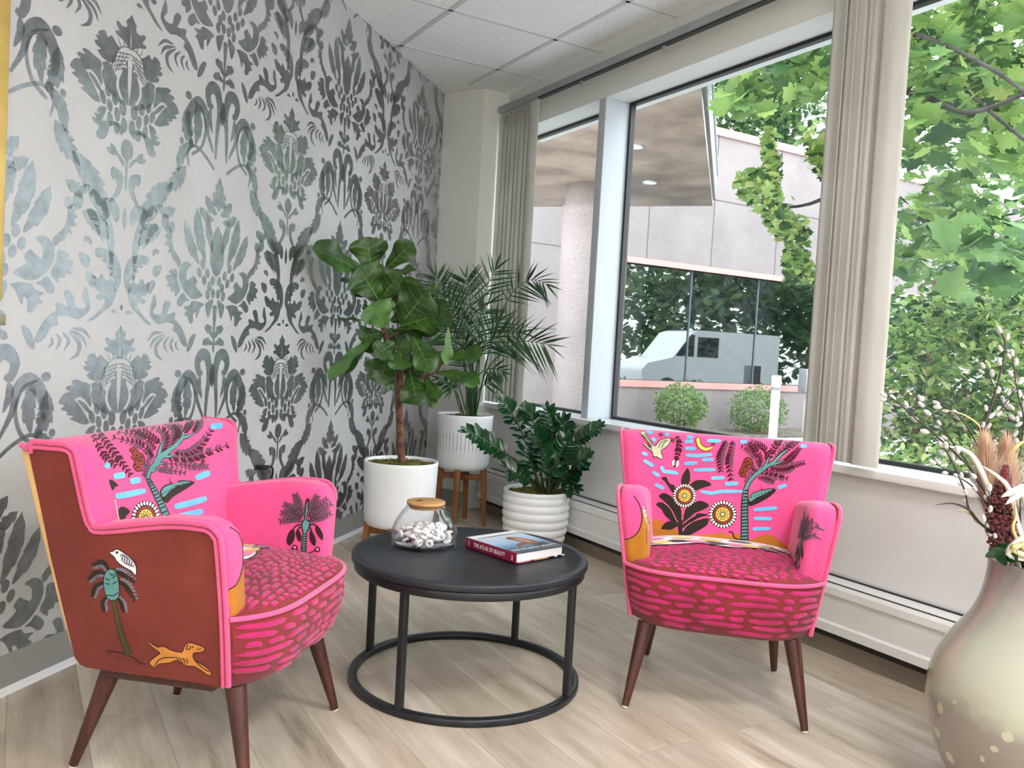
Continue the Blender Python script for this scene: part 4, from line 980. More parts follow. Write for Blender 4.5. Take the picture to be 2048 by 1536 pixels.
# far arm: small palm inside; near arm: ochre foot
A5 = Decal(armR, bvh_of(armR), (430, 960, 5.2966), CLc, CLa)
A5.line([(935,800),(945,650),(955,540)], [62,54,50], 'dark', .0016); A5.line([(935,800),(945,650),(955,540)], [40,34,32], 'teal', .0024)
for i in range(9): A5.line([(918 + i*2, 785 - i*27), (962 + i, 783 - i*27)], 11, 'dark', .0034, 2)
A5.fill([(925,545),(915,450),(945,400),(950,280),(968,200),(1000,205),(985,330),(975,410),(1010,440),(990,540)], 'dark', .0018); A5.fill([(935,535),(927,460),(955,410),(962,290),(980,225),(978,330),(965,420),(998,450),(980,530)], 'teal', .0028)
for sp_, lf in (([(920,440),(830,410),(690,440)],64),([(920,410),(830,360),(705,350)],64),([(930,400),(850,320),(730,260)],66),([(940,380),(890,270),(850,150)],64),([(990,400),(1030,280),(1085,165)],62),([(1000,410),(1080,300),(1190,200)],62),([(1000,430),(1110,340),(1235,250)],60),([(1000,440),(1110,400),(1225,350)],58)):
    A5.frond(sp_, lf, 'violet', 'violet', 8, .5, stem='dark')
for p in ([(830,520),(790,545),(765,600),(760,660),(790,695),(830,650),(845,580)],[(880,520),(855,560),(870,620),(905,655),(915,590)],[(1010,535),(1000,590),(1010,650),(1055,700),(1070,640),(1045,570)],[(1070,480),(1065,540),(1100,600),(1140,640),(1145,580),(1110,510)]):
    A5.fill(p, 'dark', .0022); A5.fill([(lerp(x, sum(a[0] for a in p)/len(p), .4), lerp(y, sum(a[1] for a in p)/len(p), .4)) for x, y in p], 'maroon', .003)
for p in ([(920,470),(860,485),(825,525)],[(915,500),(890,505),(880,530)],[(985,500),(1010,505),(1025,545)],[(990,480),(1050,470),(1095,500)]): A5.line(p, 14, 'dark', .0024)
for c in ((805,755),(845,715),(1085,735)): A5.disc(c, 30, 'maroon', .0022, 14); A5.disc(c, 16, 'rosepink', .003, 12); A5.line([c, (lerp(c[0], 940, .7), lerp(c[1], 790, .8))], 9, 'maroon', .0026)
armR.build('armrest', EM, chair)
bL = bvh_of(armL)
R1a = Decal(armL, bL, (1220, 850, 6.4), CRc, CRa)
R1a.band([(60,1480),(130,1472),(250,1450),(340,1390),(395,1290),(412,1180),(425,1080),(445,1075),(470,1150),(520,1260)], 1800, 'ochre', .0012)
R1a.line([(60,1480),(130,1475),(250,1452),(340,1392),(395,1290),(412,1180),(400,1090),(370,1000),(305,905)], 12, 'dark', .002)
R1a.line([(430,1040),(440,1110),(470,1220),(500,1350)], [10,34,30,10], 'sage', .002); R1a.line([(470,1330),(468,1440),(472,1530)], 8, 'brown', .002)
for t in (0, .25, .5, .75): R1a.line([(418 + 70*t, 1070 + 240*t), (470 + 60*t, 1060 + 240*t)], 8, 'dark', .003, 2)
armL.build('armrest', EM, chair)

# rust side: leaning palm with a bird, running hound (towards the camera on the left chair)
S4 = Decal(sideL, bvh_of(sideL), (150, 1080, 4.9548), CLc, CLa)
S4.line([(385,590),(420,800),(480,1000),(530,1140)], [42,50,60,70], 'dark', .0012); S4.line([(385,590),(420,800),(480,1000),(530,1140)], [32,40,50,60], 'olive', .002)
for sp_, lf in (([(330,310),(270,240),(180,260)],60),([(300,340),(220,340),(140,400)],58),([(300,430),(220,470),(185,560)],58),([(390,300),(470,320),(590,400)],60),([(430,390),(520,450),(600,590)],64),([(330,560),(290,620),(300,700)],52),([(420,560),(470,620),(495,710)],52)):
    S4.frond(sp_, lf, 'dark', 'grey', 8, .5, stem='dark')
E1 = [(290,470),(288,380),(310,320),(350,292),(395,310),(420,370),(435,470),(430,560),(380,595),(320,570)]
S4.fill(grow(E1, 8), 'dark', .0024); S4.fill(E1, 'teal', .0032)
for p in ([(300,380),(340,400)],[(300,430),(345,440)],[(370,440),(415,410)],[(310,545),(380,550),(430,520)],[(340,330),(370,350),(400,330)],[(365,380),(410,350)]): S4.line(p, 9, 'dark', .004)
B2 = [(345,125),(375,118),(410,95),(440,105),(480,130),(550,185),(600,260),(600,345),(560,305),(480,260),(420,210),(390,165)]
S4.fill(grow(B2, 9), 'dark', .0026); S4.fill(B2, 'palewhite', .0034); S4.fill([(450,140),(500,150),(560,210),(585,265),(520,250),(460,205)], 'grey', .0042)
for i in range(6): S4.line([(462 + i*22, 150 + i*14), (452 + i*24, 205 + i*10)], 8, 'palewhite', .005, 2)
S4.disc((415,124), 14, 'dark', .0044, 10)
S4.line([(310,1100),(390,1108),(470,1125),(560,1160),(620,1200),(690,1235)], 12, 'maroon', .0014)
for i in range(7): S4.disc((345 + i*48, 1130 + i*16), 8, 'maroon', .0014, 8)
DOG = [(730,1005),(770,1040),(820,1065),(880,1060),(960,1100),(1060,1115),(1085,1060),(1110,1030),(1160,1025),(1270,1065),(1275,1095),(1240,1110),(1180,1115),(1165,1150),(1190,1200),(1270,1245),(1340,1305),(1330,1340),(1250,1290),(1180,1250),(1100,1240),(1010,1190),(930,1215),(830,1225),(790,1258),(740,1215),(800,1160),(845,1120),(790,1075),(750,1040)]
S4.fill(grow(DOG, 8), 'maroon', .0014); S4.fill(DOG, 'orange', .0024)
for i in range(4): S4.line([(1000 + i*34, 1160 + i*4), (1025 + i*30, 1190 + i*6), (1040 + i*22, 1225)], 9, 'maroon', .0036)
S4.line([(790,1245),(830,1190),(900,1165),(990,1165)], 9, 'maroon', .0036); S4.line([(1120,1040),(1100,1075),(1135,1085),(1145,1050)], 9, 'maroon', .0036); S4.line([(1190,1200),(1260,1265),(1330,1310)], 8, 'maroon', .0036); S4.line([(1205,1085),(1250,1080)], 8, 'maroon', .0036); S4.disc((1165,1060), 9, 'maroon', .0036, 8)
sideL.build('side_panel', EM, chair); sideR.build('side_panel', EM, chair)
seat.build('seat', EM, chair, recalc=False); apr.build('seat_apron', EM, chair, recalc=False)
chair.location = CLc; chair.rotation_euler = (0, 0, CLa)
def copy_tree(o, parent=None):
    c = o.copy(); COL.objects.link(c)
    if parent: c.parent = parent; c.matrix_parent_inverse = o.matrix_parent_inverse.copy()
    for ch in [x for x in SC.objects if x.parent == o and not x.name.startswith('backrest')]: copy_tree(ch, c)
    return c
chair2 = copy_tree(chair)
chair2.location = CRc; chair2.rotation_euler = (0, 0, CRa)
tag(chair2, 'pink embroidered armchair on the right, facing out with its back to the window')
back_right_mb.build('backrest', EM, chair2, recalc=True)
for c in (chair, chair2): c['group'] = 'pink embroidered armchairs'
# ================================================================== POTS, STANDS AND PLANTS
def stand(name_label, cx, cy, r, zt, leg_h, rot, cross_z):
    s = thing('plant_stand', name_label, 'stand', (cx, cy, 0), rot, 'wooden plant stands')
    for k in range(4):
        a = k * PI/2; ca, sa = math.cos(a), math.sin(a); b = MB(); w0, w1 = .017, .012
        r0, r1 = r + .004, r + .026
        v = []
        for rr_, z, w in ((r1, 0, w1), (r0, zt, w0)):
            for dx, dy in ((-w, -w), (w, -w), (w, w), (-w, w)): v.append(((rr_+dx)*ca - dy*sa, (rr_+dx)*sa + dy*ca, z))
        b.add(v, [(0,3,2,1),(4,5,6,7),(0,1,5,4),(1,2,6,5),(2,3,7,6),(3,0,4,7)]); b.build('leg', M['teak'], s, bevel=.004)
    for k in range(2):
        a = k * PI/2; b = MB(); b.box((-r, -.012, cross_z - (.0 if k else .0)), (r, .012, cross_z + .034 - k*.002)); o = b.build('crossbar', M['teak'], s, bevel=.003); o.rotation_euler = (0, 0, a)
    return s
def moss_disc(parent, r, z, seed, loc=(0, 0, 0)):
    rg = random.Random(seed); b = MB(); n = 40; k = 10
    def f(i, j):
        a = 2*PI*i; rr_ = r*j; h = .012*noise.noise(Vector((rr_*math.cos(a)*22, rr_*math.sin(a)*22, seed))) + .010*(1 - j)
        return Vector((rr_*math.cos(a), rr_*math.sin(a), z + h))
    b.grid(f, n, k, 0)
    for i in range(420):
        a = rg.uniform(0, 2*PI); rr_ = r*.96*math.sqrt(rg.random()); p = Vector((rr_*math.cos(a), rr_*math.sin(a), z)); d = Vector((rg.uniform(-1, 1), rg.uniform(-1, 1), rg.uniform(.3, 1))).normalized()*rg.uniform(.008, .02); q = Vector((-d.y, d.x, 0)).normalized()*.002
        b.add([p - q, p + q, p + d], [(0, 1, 2)])
    return b.build('moss', M['moss'], parent, recalc=False)

# --- fig: plain white pot in the middle of the picture
FX, FY = 1.610, 3.735
pf = MB(); R_ = .178
pot1 = thing('planter', 'plain white pot of the fiddle-leaf fig, nearest the damask wall', 'pot', (FX, FY, .165))
pf.lathe([(0,.0),(.13,.0),(.15,.006),(.163,.024),(.170,.07),(.178,.30),(.1785,.312),(.176,.315),(.170,.315),(.168,.310),(.165,.26),(0,.26)], 64)
pf.build('pot', M['pot'], pot1, weld=True); moss_disc(pot1, .166, .300, 3)
sa_ = math.radians(45 + 12)
stand('wooden stand under the plain white fig pot', FX, FY, .142, .178, 0, sa_, .118)

# --- palm: slit-patterned pot on a taller stand in the corner
PX, PY = 2.275, 4.375
pot2 = thing('planter', 'white pot with slit pattern holding the palm in the corner', 'pot', (PX, PY, .325))
b = MB(); b.lathe([(0,0),(.11,0),(.135,.006),(.152,.026),(.156,.05),(.166,.31),(.1665,.322),(.163,.325),(.158,.322),(.155,.27),(0,.27)], 64); po = b.build('pot', M['pot'], pot2, weld=True)
b = MB()
for i in range(44):
    a = 2*PI*i/44; ca, sa = math.cos(a), math.sin(a)
    def rad(z): return lerp(.156, .166, (z-.05)/.26) + .0006
    q = .0013
    for z0, z1 in ((.125,.215),(.108,.111),(.222,.226)):
        v = [(rad(z)*ca - o*sa, rad(z)*sa + o*ca, z) for z, o in ((z0,-q),(z0,q),(z1,q),(z1,-q))]; b.add(v, [(0,1,2,3)])
b.build('slit_pattern', M['potgroove'], po, recalc=False); moss_disc(pot2, .155, .306, 5)
stand('tall wooden stand under the slit-patterned palm pot', PX, PY, .122, .338, 0, math.radians(45 + 6), .265)

# --- ZZ plant: ribbed pot on the floor by the heater
ZX, ZY = 2.365, 3.69
pot3 = thing('planter', 'white horizontally ribbed pot of the ZZ plant, on the floor by the heater', 'pot', (ZX, ZY, 0))
pr = [(0,0),(.132,0),(.14,.006)]; nr = 7
for i in range(nr):
    z0 = .012 + i*.0405; R0 = .150 + .024*math.sin(min(1, i/4.0)*PI/2)
    pr += [(R0 - .007, z0), (R0 - .001, z0 + .008), (R0 + .003, z0 + .020), (R0 - .001, z0 + .033), (R0 - .007, z0 + .0395)]
pr += [(.170,.298),(.174,.305),(.173,.318),(.169,.321),(.162,.318),(.159,.27),(0,.27)]
b = MB(); b.lathe(pr, 72); b.build('pot', M['pot'], pot3, weld=True); moss_disc(pot3, .159, .303, 8)

# ------------------------------------------------------------------ leaves
def leaf_mesh(b, base, tip, width, normal, prof, mat=0, vein=None, curl=.0, droop=.0, wave=0.0, fold=.12, n=10, m=4, seed=0):
    base, tip = Vector(base), Vector(tip); d = tip - base; ln = d.length
    if ln < 1e-5: return
    d /= ln; nrm = Vector(normal); nrm = nrm - d*nrm.dot(d)
    if nrm.length < 1e-4: nrm = d.orthogonal()
    nrm.normalize(); sd = d.cross(nrm); W = 2*m + 1; v = []
    for i in range(n + 1):
        t = i/n; w = width/2*ipol(prof, t); c = base + d*(ln*t) + nrm*(-droop*ln*(t*t - t)*1.0 + curl*ln*(t*(1-t)))
        for k in range(-m, m + 1):
            s = k/m; h = fold*abs(s)*w + (wave*w*math.sin(t*13 + seed + (2 if s > 0 else 0))*abs(s)**2)
            v.append(c + sd*(s*w) + nrm*h)
    b.add(v, [(i*W+k, i*W+k+1, (i+1)*W+k+1, (i+1)*W+k) for i in range(n) for k in range(2*m)], mat, True)
    if vein is not None:
        e = nrm*.0012; vv = []
        for i in range(n + 1):
            for k, o in ((-1, 1), (1, 1)): vv.append(v[i*W+m] + e + sd*(k*width*.011*(1.15 - i/n)))
        b.add(vv, [(2*i, 2*i+1, 2*i+3, 2*i+2) for i in range(n)], vein, True)
        for i in range(2, n - 1, 2):
            for sg in (-1, 1):
                i2 = min(n, i + 2); p0 = v[i*W+m] + e; p1 = v[i2*W+m+sg*(m-1)] + e; q = (p1-p0).cross(nrm).normalized()*width*.0045
                pm = v[min(n, i+1)*W+m+sg*(m//2)] + e
                b.add([p0-q, p0+q, pm+q, pm-q, p1+q*.3, p1-q*.3], [(0,1,2,3), (3,2,4,5)], vein)

# fig, traced from its outline and set back into depth
fig = thing('fiddle_leaf_fig', 'fiddle-leaf fig tree with a bare brown trunk in the plain white pot', 'plant', (FX, FY, .45))
DF = depth_of((FX, FY, .5))
def fp(X, Y, o=0.0): return at_depth(620 + X/3.839, 460 + Y/3.839, DF - o)
FIDDLE = [.10, .30, .44, .52, .60, .74, .90, 1.0, .96, .76, .08]
OVAL = [.08, .45, .75, .92, 1, 1, .94, .8, .62, .4, .05]
lf = MB(); U_ = Vector((0, 0, 1)); rfg = random.Random(5)
def fl(base, tip, w, ob=0., ot=.05, up=.5, side=0., mt=0, prof=FIDDLE, curl=.1, wave=.22, fold=.14):
    if tip[0] < 640: ob, ot = max(ob, .03), max(ot, .07)
    for _ in range(12):
        if (fp(*base, ob) - CW).dot(NW) < .09: ob += .03
        if (fp(*tip, ot) - CW).dot(NW) < .09: ot += .03
        if (fp((base[0]+tip[0])/2, max(base[1], tip[1]), (ob+ot)/2) - CW).dot(NW) < .10: ob += .02; ot += .02
    p0, p1 = fp(*base, ob), fp(*tip, ot); mid = (p0+p1)/2; cam = (CAM - mid).normalized(); rt = Vector((RC[0][0], RC[1][0], RC[2][0]))
    leaf_mesh(lf, p0, p1, w*1.16/3.839*DF/F_PX, cam*(1-up) + U_*up + rt*side, prof, mt, 2, curl, 0, wave, fold, 12, 4, rfg.uniform(0, 6))
for a in (((440,350),(18,140),215,.0,.12,.35,-.1,0), ((470,320),(440,52),262,.03,-.02,.1,0,0), ((580,300),(792,90),165,.0,.05,.2,.2,0), ((600,330),(812,312),120,-.03,.02,.6,0,0),
    ((525,535),(372,290),285,.06,.16,.25,0,0), ((540,530),(700,330),215,.04,.10,.3,.1,0), ((430,400),(232,390),92,-.02,.02,.7,0,0), ((440,440),(350,510),90,-.05,-.02,.4,0,0), ((575,745),(470,560),232,.10,.20,.05,.2,1), ((580,735),(520,540),200,.09,.14,.05,.3,1),
    ((450,700),(232,690),92,.02,.08,.75,0,0), ((610,610),(850,400),200,.0,.05,.3,.1,0), ((700,720),(900,470),330,.06,.14,.3,.1,0), ((690,740),(1080,640),270,.08,.16,.4,.1,0), ((660,760),(1000,770),110,.04,.10,.2,0,0), ((640,760),(1085,735),100,.02,.04,.8,0,0),
    ((545,790),(145,1150),150,.03,.22,.45,-.5,1), ((530,800),(200,1130),135,.01,.16,.2,-.6,0), ((560,790),(372,830),150,.02,.05,.3,0,0), ((560,800),(410,930),120,.0,.03,.4,0,0), ((650,870),(500,960),150,.10,.18,.3,.2,0), ((630,880),(560,985),120,.10,.16,.1,0,0),
    ((580,960),(540,1190),180,.02,.08,.15,0,0), ((560,980),(445,1090),120,.0,.03,.3,0,0), ((690,930),(710,1075),175,.10,.18,.2,0,0), ((650,1060),(600,1240),60,.0,.03,.2,0,0), ((640,1000),(600,1100),110,-.03,-.02,.2,0,0), ((770,1090),(830,1345),215,.02,.10,.1,0,0), ((700,1230),(730,1320),90,-.03,.0,.2,0,0),
    ((880,1130),(990,1300),110,.05,.12,.2,.2,0), ((920,1200),(950,1375),70,.03,.06,.3,0,0), ((790,820),(930,1090),170,.10,.18,.05,.2,0), ((880,860),(990,1060),120,.02,.03,.1,.3,0), ((1060,750),(1045,1040),84,.12,.12,.1,.6,1), ((965,1090),(1305,1180),165,.10,.14,.55,0,0), ((1050,985),(1325,960),160,.10,.16,.5,0,0),
    ((690,860),(860,800),200,.02,.05,.2,0,0), ((640,900),(800,880),160,.03,.06,.2,0,0), ((720,960),(850,1130),170,-.02,.02,.2,0,0), ((880,450),(1005,460),90,-.08,-.08,.3,0,0), ((930,600),(1035,560),120,-.06,-.04,.3,0,0), ((620,700),(760,640),130,-.04,-.03,.2,0,0), ((600,760),(700,860),130,-.03,-.02,.2,0,0), ((480,610),(400,600),70,-.04,-.03,.3,0,0), ((940,700),(1100,690),130,-.02,0,.4,0,0)):
    fl(*a)
lf.build('foliage', [M['fig'], M['fig2'], M['vein']], fig, recalc=False).matrix_parent_inverse = Matrix.Translation(-Vector(fig.location))
b = MB(); tk = [Vector((FX + .004, FY - .004, .438))] + [fp(*q) for q in ((690,1480),(684,1300),(690,1180),(688,1070),(640,950),(590,850),(570,760),(545,600),(500,440),(470,340))]
b.tube(smooth_open([tuple(p) for p in tk], 4), [.0185]*17 + [.016]*8 + [lerp(.014, .006, i/15) for i in range(16)], 14)
b.tube(smooth_open([tuple(fp(*q)) for q in ((690,1230,0),(800,1160,.03),(880,1125,.05),(965,1090,.10),(1050,985,.10))], 4), [.007]*9 + [.005]*8, 8)
for q in (((590,850),(690,760)),((600,870),(690,900)),((575,770),(545,790)),((680,1050),(770,1090))): b.tube([fp(*q[0]), fp(*q[1], .04)], .006, 8)
b.build('trunk', M['bark'], fig).matrix_parent_inverse = Matrix.Translation(-Vector(fig.location))

# palm
palm = thing('areca_palm', 'feathery palm with thin arching fronds in the slit-patterned pot', 'plant', (PX, PY, .6))
DP = depth_of((PX, PY, .6))
def pp(X, Y, o=0.0): return at_depth(850 + X/4.043, 500 + Y/4.043, DP - o)
lf = MB(); st = MB(); rp = random.Random(9)
LANCE = [.25, .7, .95, 1, .95, .8, .6, .4, .2, .04]
def pfrond(sp, ll, start=.45, n=15, ob=0., ot=.1, w=.0125, ang=.9, rad=.0042, sides=(1, -1), drp=.4):
    sp = sp if len(sp[0]) == 2 else sp
    k = len(sp) - 1; P = [pp(x, y, lerp(ob, ot, i/k)) for i, (x, y) in enumerate(sp)]
    P = [Vector(q) for q in smooth_open([tuple(p) for p in P], 8)]; N = len(P)
    st.tube(P, [lerp(rad, .0012, i/(N-1)) for i in range(N)], 6)
    n = int(n*.8); ll *= 1.14
    for i in range(n):
        t = start + (1-start)*(i + rp.uniform(.2, .8))/n; j = min(int(t*(N-1)), N-2); a = P[j]; d = (P[j+1]-a).normalized(); cam = (CAM - a).normalized()
        sd = d.cross(cam).normalized(); u = (t-start)/(1-start); l = ll*(.55 + .6*math.sin(PI*min(1, .15+u*.8)))*rp.uniform(.85, 1.1)
        for sg in sides:
            dd = (d*(.75 + .5*u) + sd*sg*ang + cam*rp.uniform(-.35, .35) + Vector((0, 0, -drp*.4))).normalized()
            if i == n-1: dd = (d + sd*sg*.25).normalized()
            tip = a + dd*l + Vector((0, 0, -drp*l*.45)); leaf_mesh(lf, a, tip, w*rp.uniform(.8, 1.25), cam + Vector((0, 0, .8)) + sd*rp.uniform(-.5, .5), LANCE, 0, None, .16*drp, 0, 0, .2, 7, 1)
for a in (([(360,1420),(370,1000),(330,720),(230,520),(80,330)],.17,.5,15,0,.15), ([(375,1420),(380,900),(375,520),(350,330),(330,215)],.17,.45,17,0,.02), ([(395,1420),(500,900),(590,570),(690,370),(790,270),(890,240),(1010,290)],.15,.45,15,0,.34),
    ([(395,1420),(480,1020),(600,850),(740,750),(860,740),(1010,770)],.19,.5,15,0,.40), ([(385,1420),(440,900),(440,600),(500,300),(590,120)],.16,.55,12,0,.10), ([(390,1420),(400,1100),(470,980),(570,960),(640,990)],.11,.5,8,0,.26), ([(345,1420),(250,1150),(170,1060),(110,1040)],.10,.5,8,0,.1),
    ([(350,1420),(310,900),(220,560),(130,330),(80,180)],.15,.5,14,-.02,-.1), ([(385,1420),(420,950),(500,760),(640,690),(800,665)],.20,.4,16,0,.34), ([(365,1420),(320,850),(280,560),(200,330)],.17,.5,14,0,.05), ([(375,1420),(390,1000),(380,800),(440,560),(520,420)],.18,.4,14,.02,.20),
    ([(370,1420),(350,1050),(290,850),(210,700),(120,650)],.17,.45,14,.02,.2), ([(380,1420),(410,1000),(450,820),(530,650),(600,560)],.17,.45,12,0,.06), ([(380,1420),(375,1050),(340,870),(330,720)],.15,.45,10,.03,.18), ([(390,1420),(430,1150),(500,1080),(560,1050)],.10,.5,6,0,.1), ([(355,1420),(290,1150),(250,1080),(200,1090)],.10,.45,7,.02,.12)):
    pfrond(*a)
st2 = MB()
for x0, x1, r in ((345,340,.013),(375,378,.012),(400,420,.011),(360,362,.010),(325,230,.0045),(335,250,.004)):
    st2.tube(smooth_open([tuple(pp(x0, 1450, rp.uniform(-.03, .05))), tuple(pp((x0+x1)/2, 1280)), tuple(pp(x1, 1100))], 4), [r, r, r*.95, r*.9, r*.85, r*.8, r*.75, r*.7, r*.6], 10)
lf.build('foliage', M['palm'], palm, recalc=False).matrix_parent_inverse = Matrix.Translation(-Vector(palm.location))
st.v and st.build('frond_stems', M['palm'], palm).__setattr__('matrix_parent_inverse', Matrix.Translation(-Vector(palm.location)))
st2.build('stems', M['palmstem'], palm).matrix_parent_inverse = Matrix.Translation(-Vector(palm.location))

# ZZ plant
zz = thing('zz_plant', 'glossy dark green ZZ plant in the ribbed white pot', 'plant', (ZX, ZY, .29))
DZ = depth_of((ZX, ZY, .4))
def zp(X, Y, o=0.0): return at_depth(960 + X/5.12, 740 + Y/5.12, DZ - o)
lf = MB(); st = MB(); rz_ = random.Random(21)
ZOV = [.12, .5, .8, .96, 1, .98, .9, .74, .5, .06]
def zstem(sp, ll, n, ob=0., ot=.1, start=.35, tilt=0.):
    k = len(sp)-1; P = [zp(x, y, lerp(ob, ot, (i/k))) for i, (x, y) in enumerate(sp)]; P = [Vector(q) for q in smooth_open([tuple(p) for p in P], 8)]; N = len(P)
    st.tube(P, [lerp(.0085, .0025, (i/(N-1))**.8) for i in range(N)], 8)
    for i in range(n):
        t = start + (1-start)*i/(n-1); j = min(int(t*(N-1)), N-2); a = P[j]; d = (P[j+1]-a).normalized(); cam = (CAM-a).normalized(); sd = d.cross(cam*.8 + U_*.6*(1 if tilt == 0 else tilt)).normalized()
        for sg in (1, -1):
            l = ll*.9*(.72 + .45*math.sin(PI*(.2+.7*i/(n-1))))*rz_.uniform(.9, 1.1); dd = (d*.55 + sd*sg*.85 + cam*rz_.uniform(-.25, .45)).normalized()
            if i == n-1: dd = (d + sd*sg*.35).normalized()
            leaf_mesh(lf, a, a + dd*l, l*.47, cam*.7 + U_*.7 + sd*sg*rz_.uniform(-.5, .3), ZOV, 0, None, .06, 0, 0, .18, 7, 2)
for a in (([(620,1270),(420,970),(250,850),(120,770),(0,690),(-140,630)],.075,11,.02,.16,.38), ([(640,1270),(500,880),(420,620),(320,440),(225,320)],.07,9,.0,.03), ([(660,1270),(600,900),(540,520),(460,420)],.075,9,.02,.08), ([(690,1270),(720,850),(740,600),(680,400)],.072,9,.03,.10), ([(720,1270),(820,880),(960,740),(1100,650),(1235,575)],.062,11,.02,.17,.4),
    ([(740,1280),(880,1060),(980,950),(1090,900)],.085,7,.05,.2), ([(725,1280),(830,1120),(950,1060),(1050,1020)],.085,6,.06,.2), ([(640,1280),(500,1140),(380,1070),(250,985)],.08,6,.05,.2), ([(700,1270),(780,900),(840,650),(870,520)],.08,8,.02,.08), ([(690,1280),(690,1000),(620,760),(590,640)],.085,8,.08,.2), ([(690,1280),(760,1080),(830,860),(900,720)],.085,8,.06,.16), ([(660,1280),(560,1060),(500,900),(520,760)],.08,7,.06,.16), ([(700,1270),(650,900),(600,720)],.08,7,-.03,-.03), ([(710,1270),(880,1000),(930,850),(960,780)],.08,7,.0,.06), ([(720,1270),(900,1200),(980,1230)],.07,4,.04,.12), ([(700,1280),(720,1080),(740,980)],.085,5,.1,.22)):
    zstem(*a)
for px_ in ((560,1260),(600,1290),(640,1300),(700,1310),(760,1290),(800,1260)):
    st.tube([zp(px_[0]*.4 + 690*.6, 1300, .02), zp(px_[0], px_[1]-140, .05)], [.014, .006], 10)
lf.build('foliage', M['zz'], zz, recalc=False).matrix_parent_inverse = Matrix.Translation(-Vector(zz.location))
st.build('stems', M['zzstem'], zz).matrix_parent_inverse = Matrix.Translation(-Vector(zz.location))

# ================================================================== FLOOR VASE WITH DRIED STEMS
DV = 2.0
vc = at_depth(2075, 1637, DV); VX, VY = vc.x, vc.y
vase = thing('floor_vase', 'large cream glazed floor vase at the right edge of the photo', 'vase', (VX, VY, 0))
b = MB(); VH = .615
vprof = smooth_open([(.105,0),(.135,.012),(.185,.06),(.232,.14),(.255,.225),(.258,.29),(.245,.35),(.215,.41),(.182,.46),(.163,.50),(.152,.54),(.147,.58),(.146,.61)], 4) + [(.145,.615),(.141,.616),(.138,.612),(.141,.58),(.150,.52),(.20,.40),(.20,.3),(0,.29)]
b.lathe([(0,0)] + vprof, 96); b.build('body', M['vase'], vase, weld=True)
def vp(X, Y, o=0.0): return at_depth(1740 + X/3.133, 640 + Y/3.133, DV - o)
M['twig'] = mat('dark_twig', (50, 36, 32), .6); M['catkin'] = noisy(mat('grey_catkin', (186, 185, 184), .95, sheen=.6), 60, (158, 157, 157), (206, 205, 204), bstr=.6, bscale=300)
def rim_in(p):
    q = Vector((p.x - VX, p.y - VY, 0)); r = min(q.length, .112); q = q.normalized() * r if q.length > 1e-6 else q
    return [Vector((VX, VY, 0)) + q*.45 + Vector((0, 0, .34)), Vector((VX, VY, 0)) + q*.8 + Vector((0, 0, .50)), Vector((VX, VY, 0)) + q + Vector((0, 0, .622))]
CAT = MB(); CAT.ball((0, 0, 0), .0062, 8, 6, 0, (.8, .8, 1.5)); CAT0 = [None]
def catkin(root, p, ax, s):
    if CAT0[0] is None: o = CAT.build('catkin', M['catkin']); CAT0[0] = o
    else: o = CAT0[0].copy(); COL.objects.link(o)
    o.matrix_parent_inverse = Matrix.Identity(4); o.parent = root; o.location = p - Vector(root.location); o.rotation_mode = 'QUATERNION'; o.rotation_quaternion = ax.to_track_quat('Z', 'Y'); o.scale = (s, s, s)
def twig(sp, label, ob=0., ot=.0, n=8, r=.0032, g=True, start=.3):
    root = thing('willow_branch', label, 'branch', tuple(vp(*sp[0], ob)), 0, 'pussy-willow branches in the floor vase')
    k = len(sp)-1; P = [vp(x, y, lerp(ob, ot, i/k)) for i, (x, y) in enumerate(sp)]; P = rim_in(P[0]) + P[1:]
    P = [Vector(q) for q in smooth_open([tuple(p) for p in P], 6)]; N = len(P); b = MB(); b.tube(P, [lerp(r, r*.4, i/(N-1)) for i in range(N)], 7)
    rel(b.build('twig', M['twig']), root); rg = random.Random(int(sp[-1][0]*7 + sp[-1][1]))
    for i in range(n):
        t = start + (1-start)*(i + .5)/n; j = min(int(t*(N-1)), N-2); a = P[j]; d = (P[j+1]-a).normalized(); s = d.cross(Vector((rg.uniform(-1, 1), rg.uniform(-1, 1), rg.uniform(-.3, .3)))).normalized()
        ax = (d + s*.45).normalized(); catkin(root, a + s*.006 + ax*.008, ax, rg.uniform(.85, 1.2))
    catkin(root, P[-1], (P[-1] - P[-2]).normalized(), 1.05)
twig([(730,1490),(655,1240),(590,1060),(500,860),(445,780)], 'willow branch leaning left up to the crossing above the sill', .10, .13, 9)
twig([(800,1450),(660,980),(560,860),(420,730),(290,620),(165,510),(85,468)], 'willow branch reaching furthest left, across the blind', .10, .16, 9, .0034, True, .35)
twig([(790,1480),(680,1010),(520,770),(430,640),(345,540),(315,490)], 'willow branch rising left with its tip just below the dark hedge', .05, .0, 7, .003, True, .4)
twig([(800,1480),(720,900),(600,660),(520,570),(415,520)], 'willow branch bowed left, second in height on the left side', .04, -.02, 7, .003, True, .45)
twig([(850,1480),(700,800),(760,540),(820,320),(845,150),(812,62)], 'tallest willow branch, dark and upright', .02, -.02, 8, .0042, True, .45)
twig([(860,1480),(720,740),(800,590),(880,480),(962,375)], 'willow branch bending right from the tall one', .0, -.04, 8, .003, True, .5)
twig([(900,1480),(930,900),(965,640),(930,480),(905,330),(890,205)], 'willow branch curving up along the right edge', .02, -.02, 9, .003, True, .45)
twig([(770,1480),(690,1100),(540,975),(390,890)], 'short low willow branch in front of the window sill', .08, .12, 7, .0028, True, .45)
twig([(940,1480),(935,680),(840,545),(760,380),(705,285)], 'thin willow branch crossing behind the tall one', -.03, -.08, 9, .0028, True, .5)
twig([(960,1480),(880,780),(930,660),(985,560)], 'short willow branch behind the plume', -.02, -.04, 5, .003, True, .5)
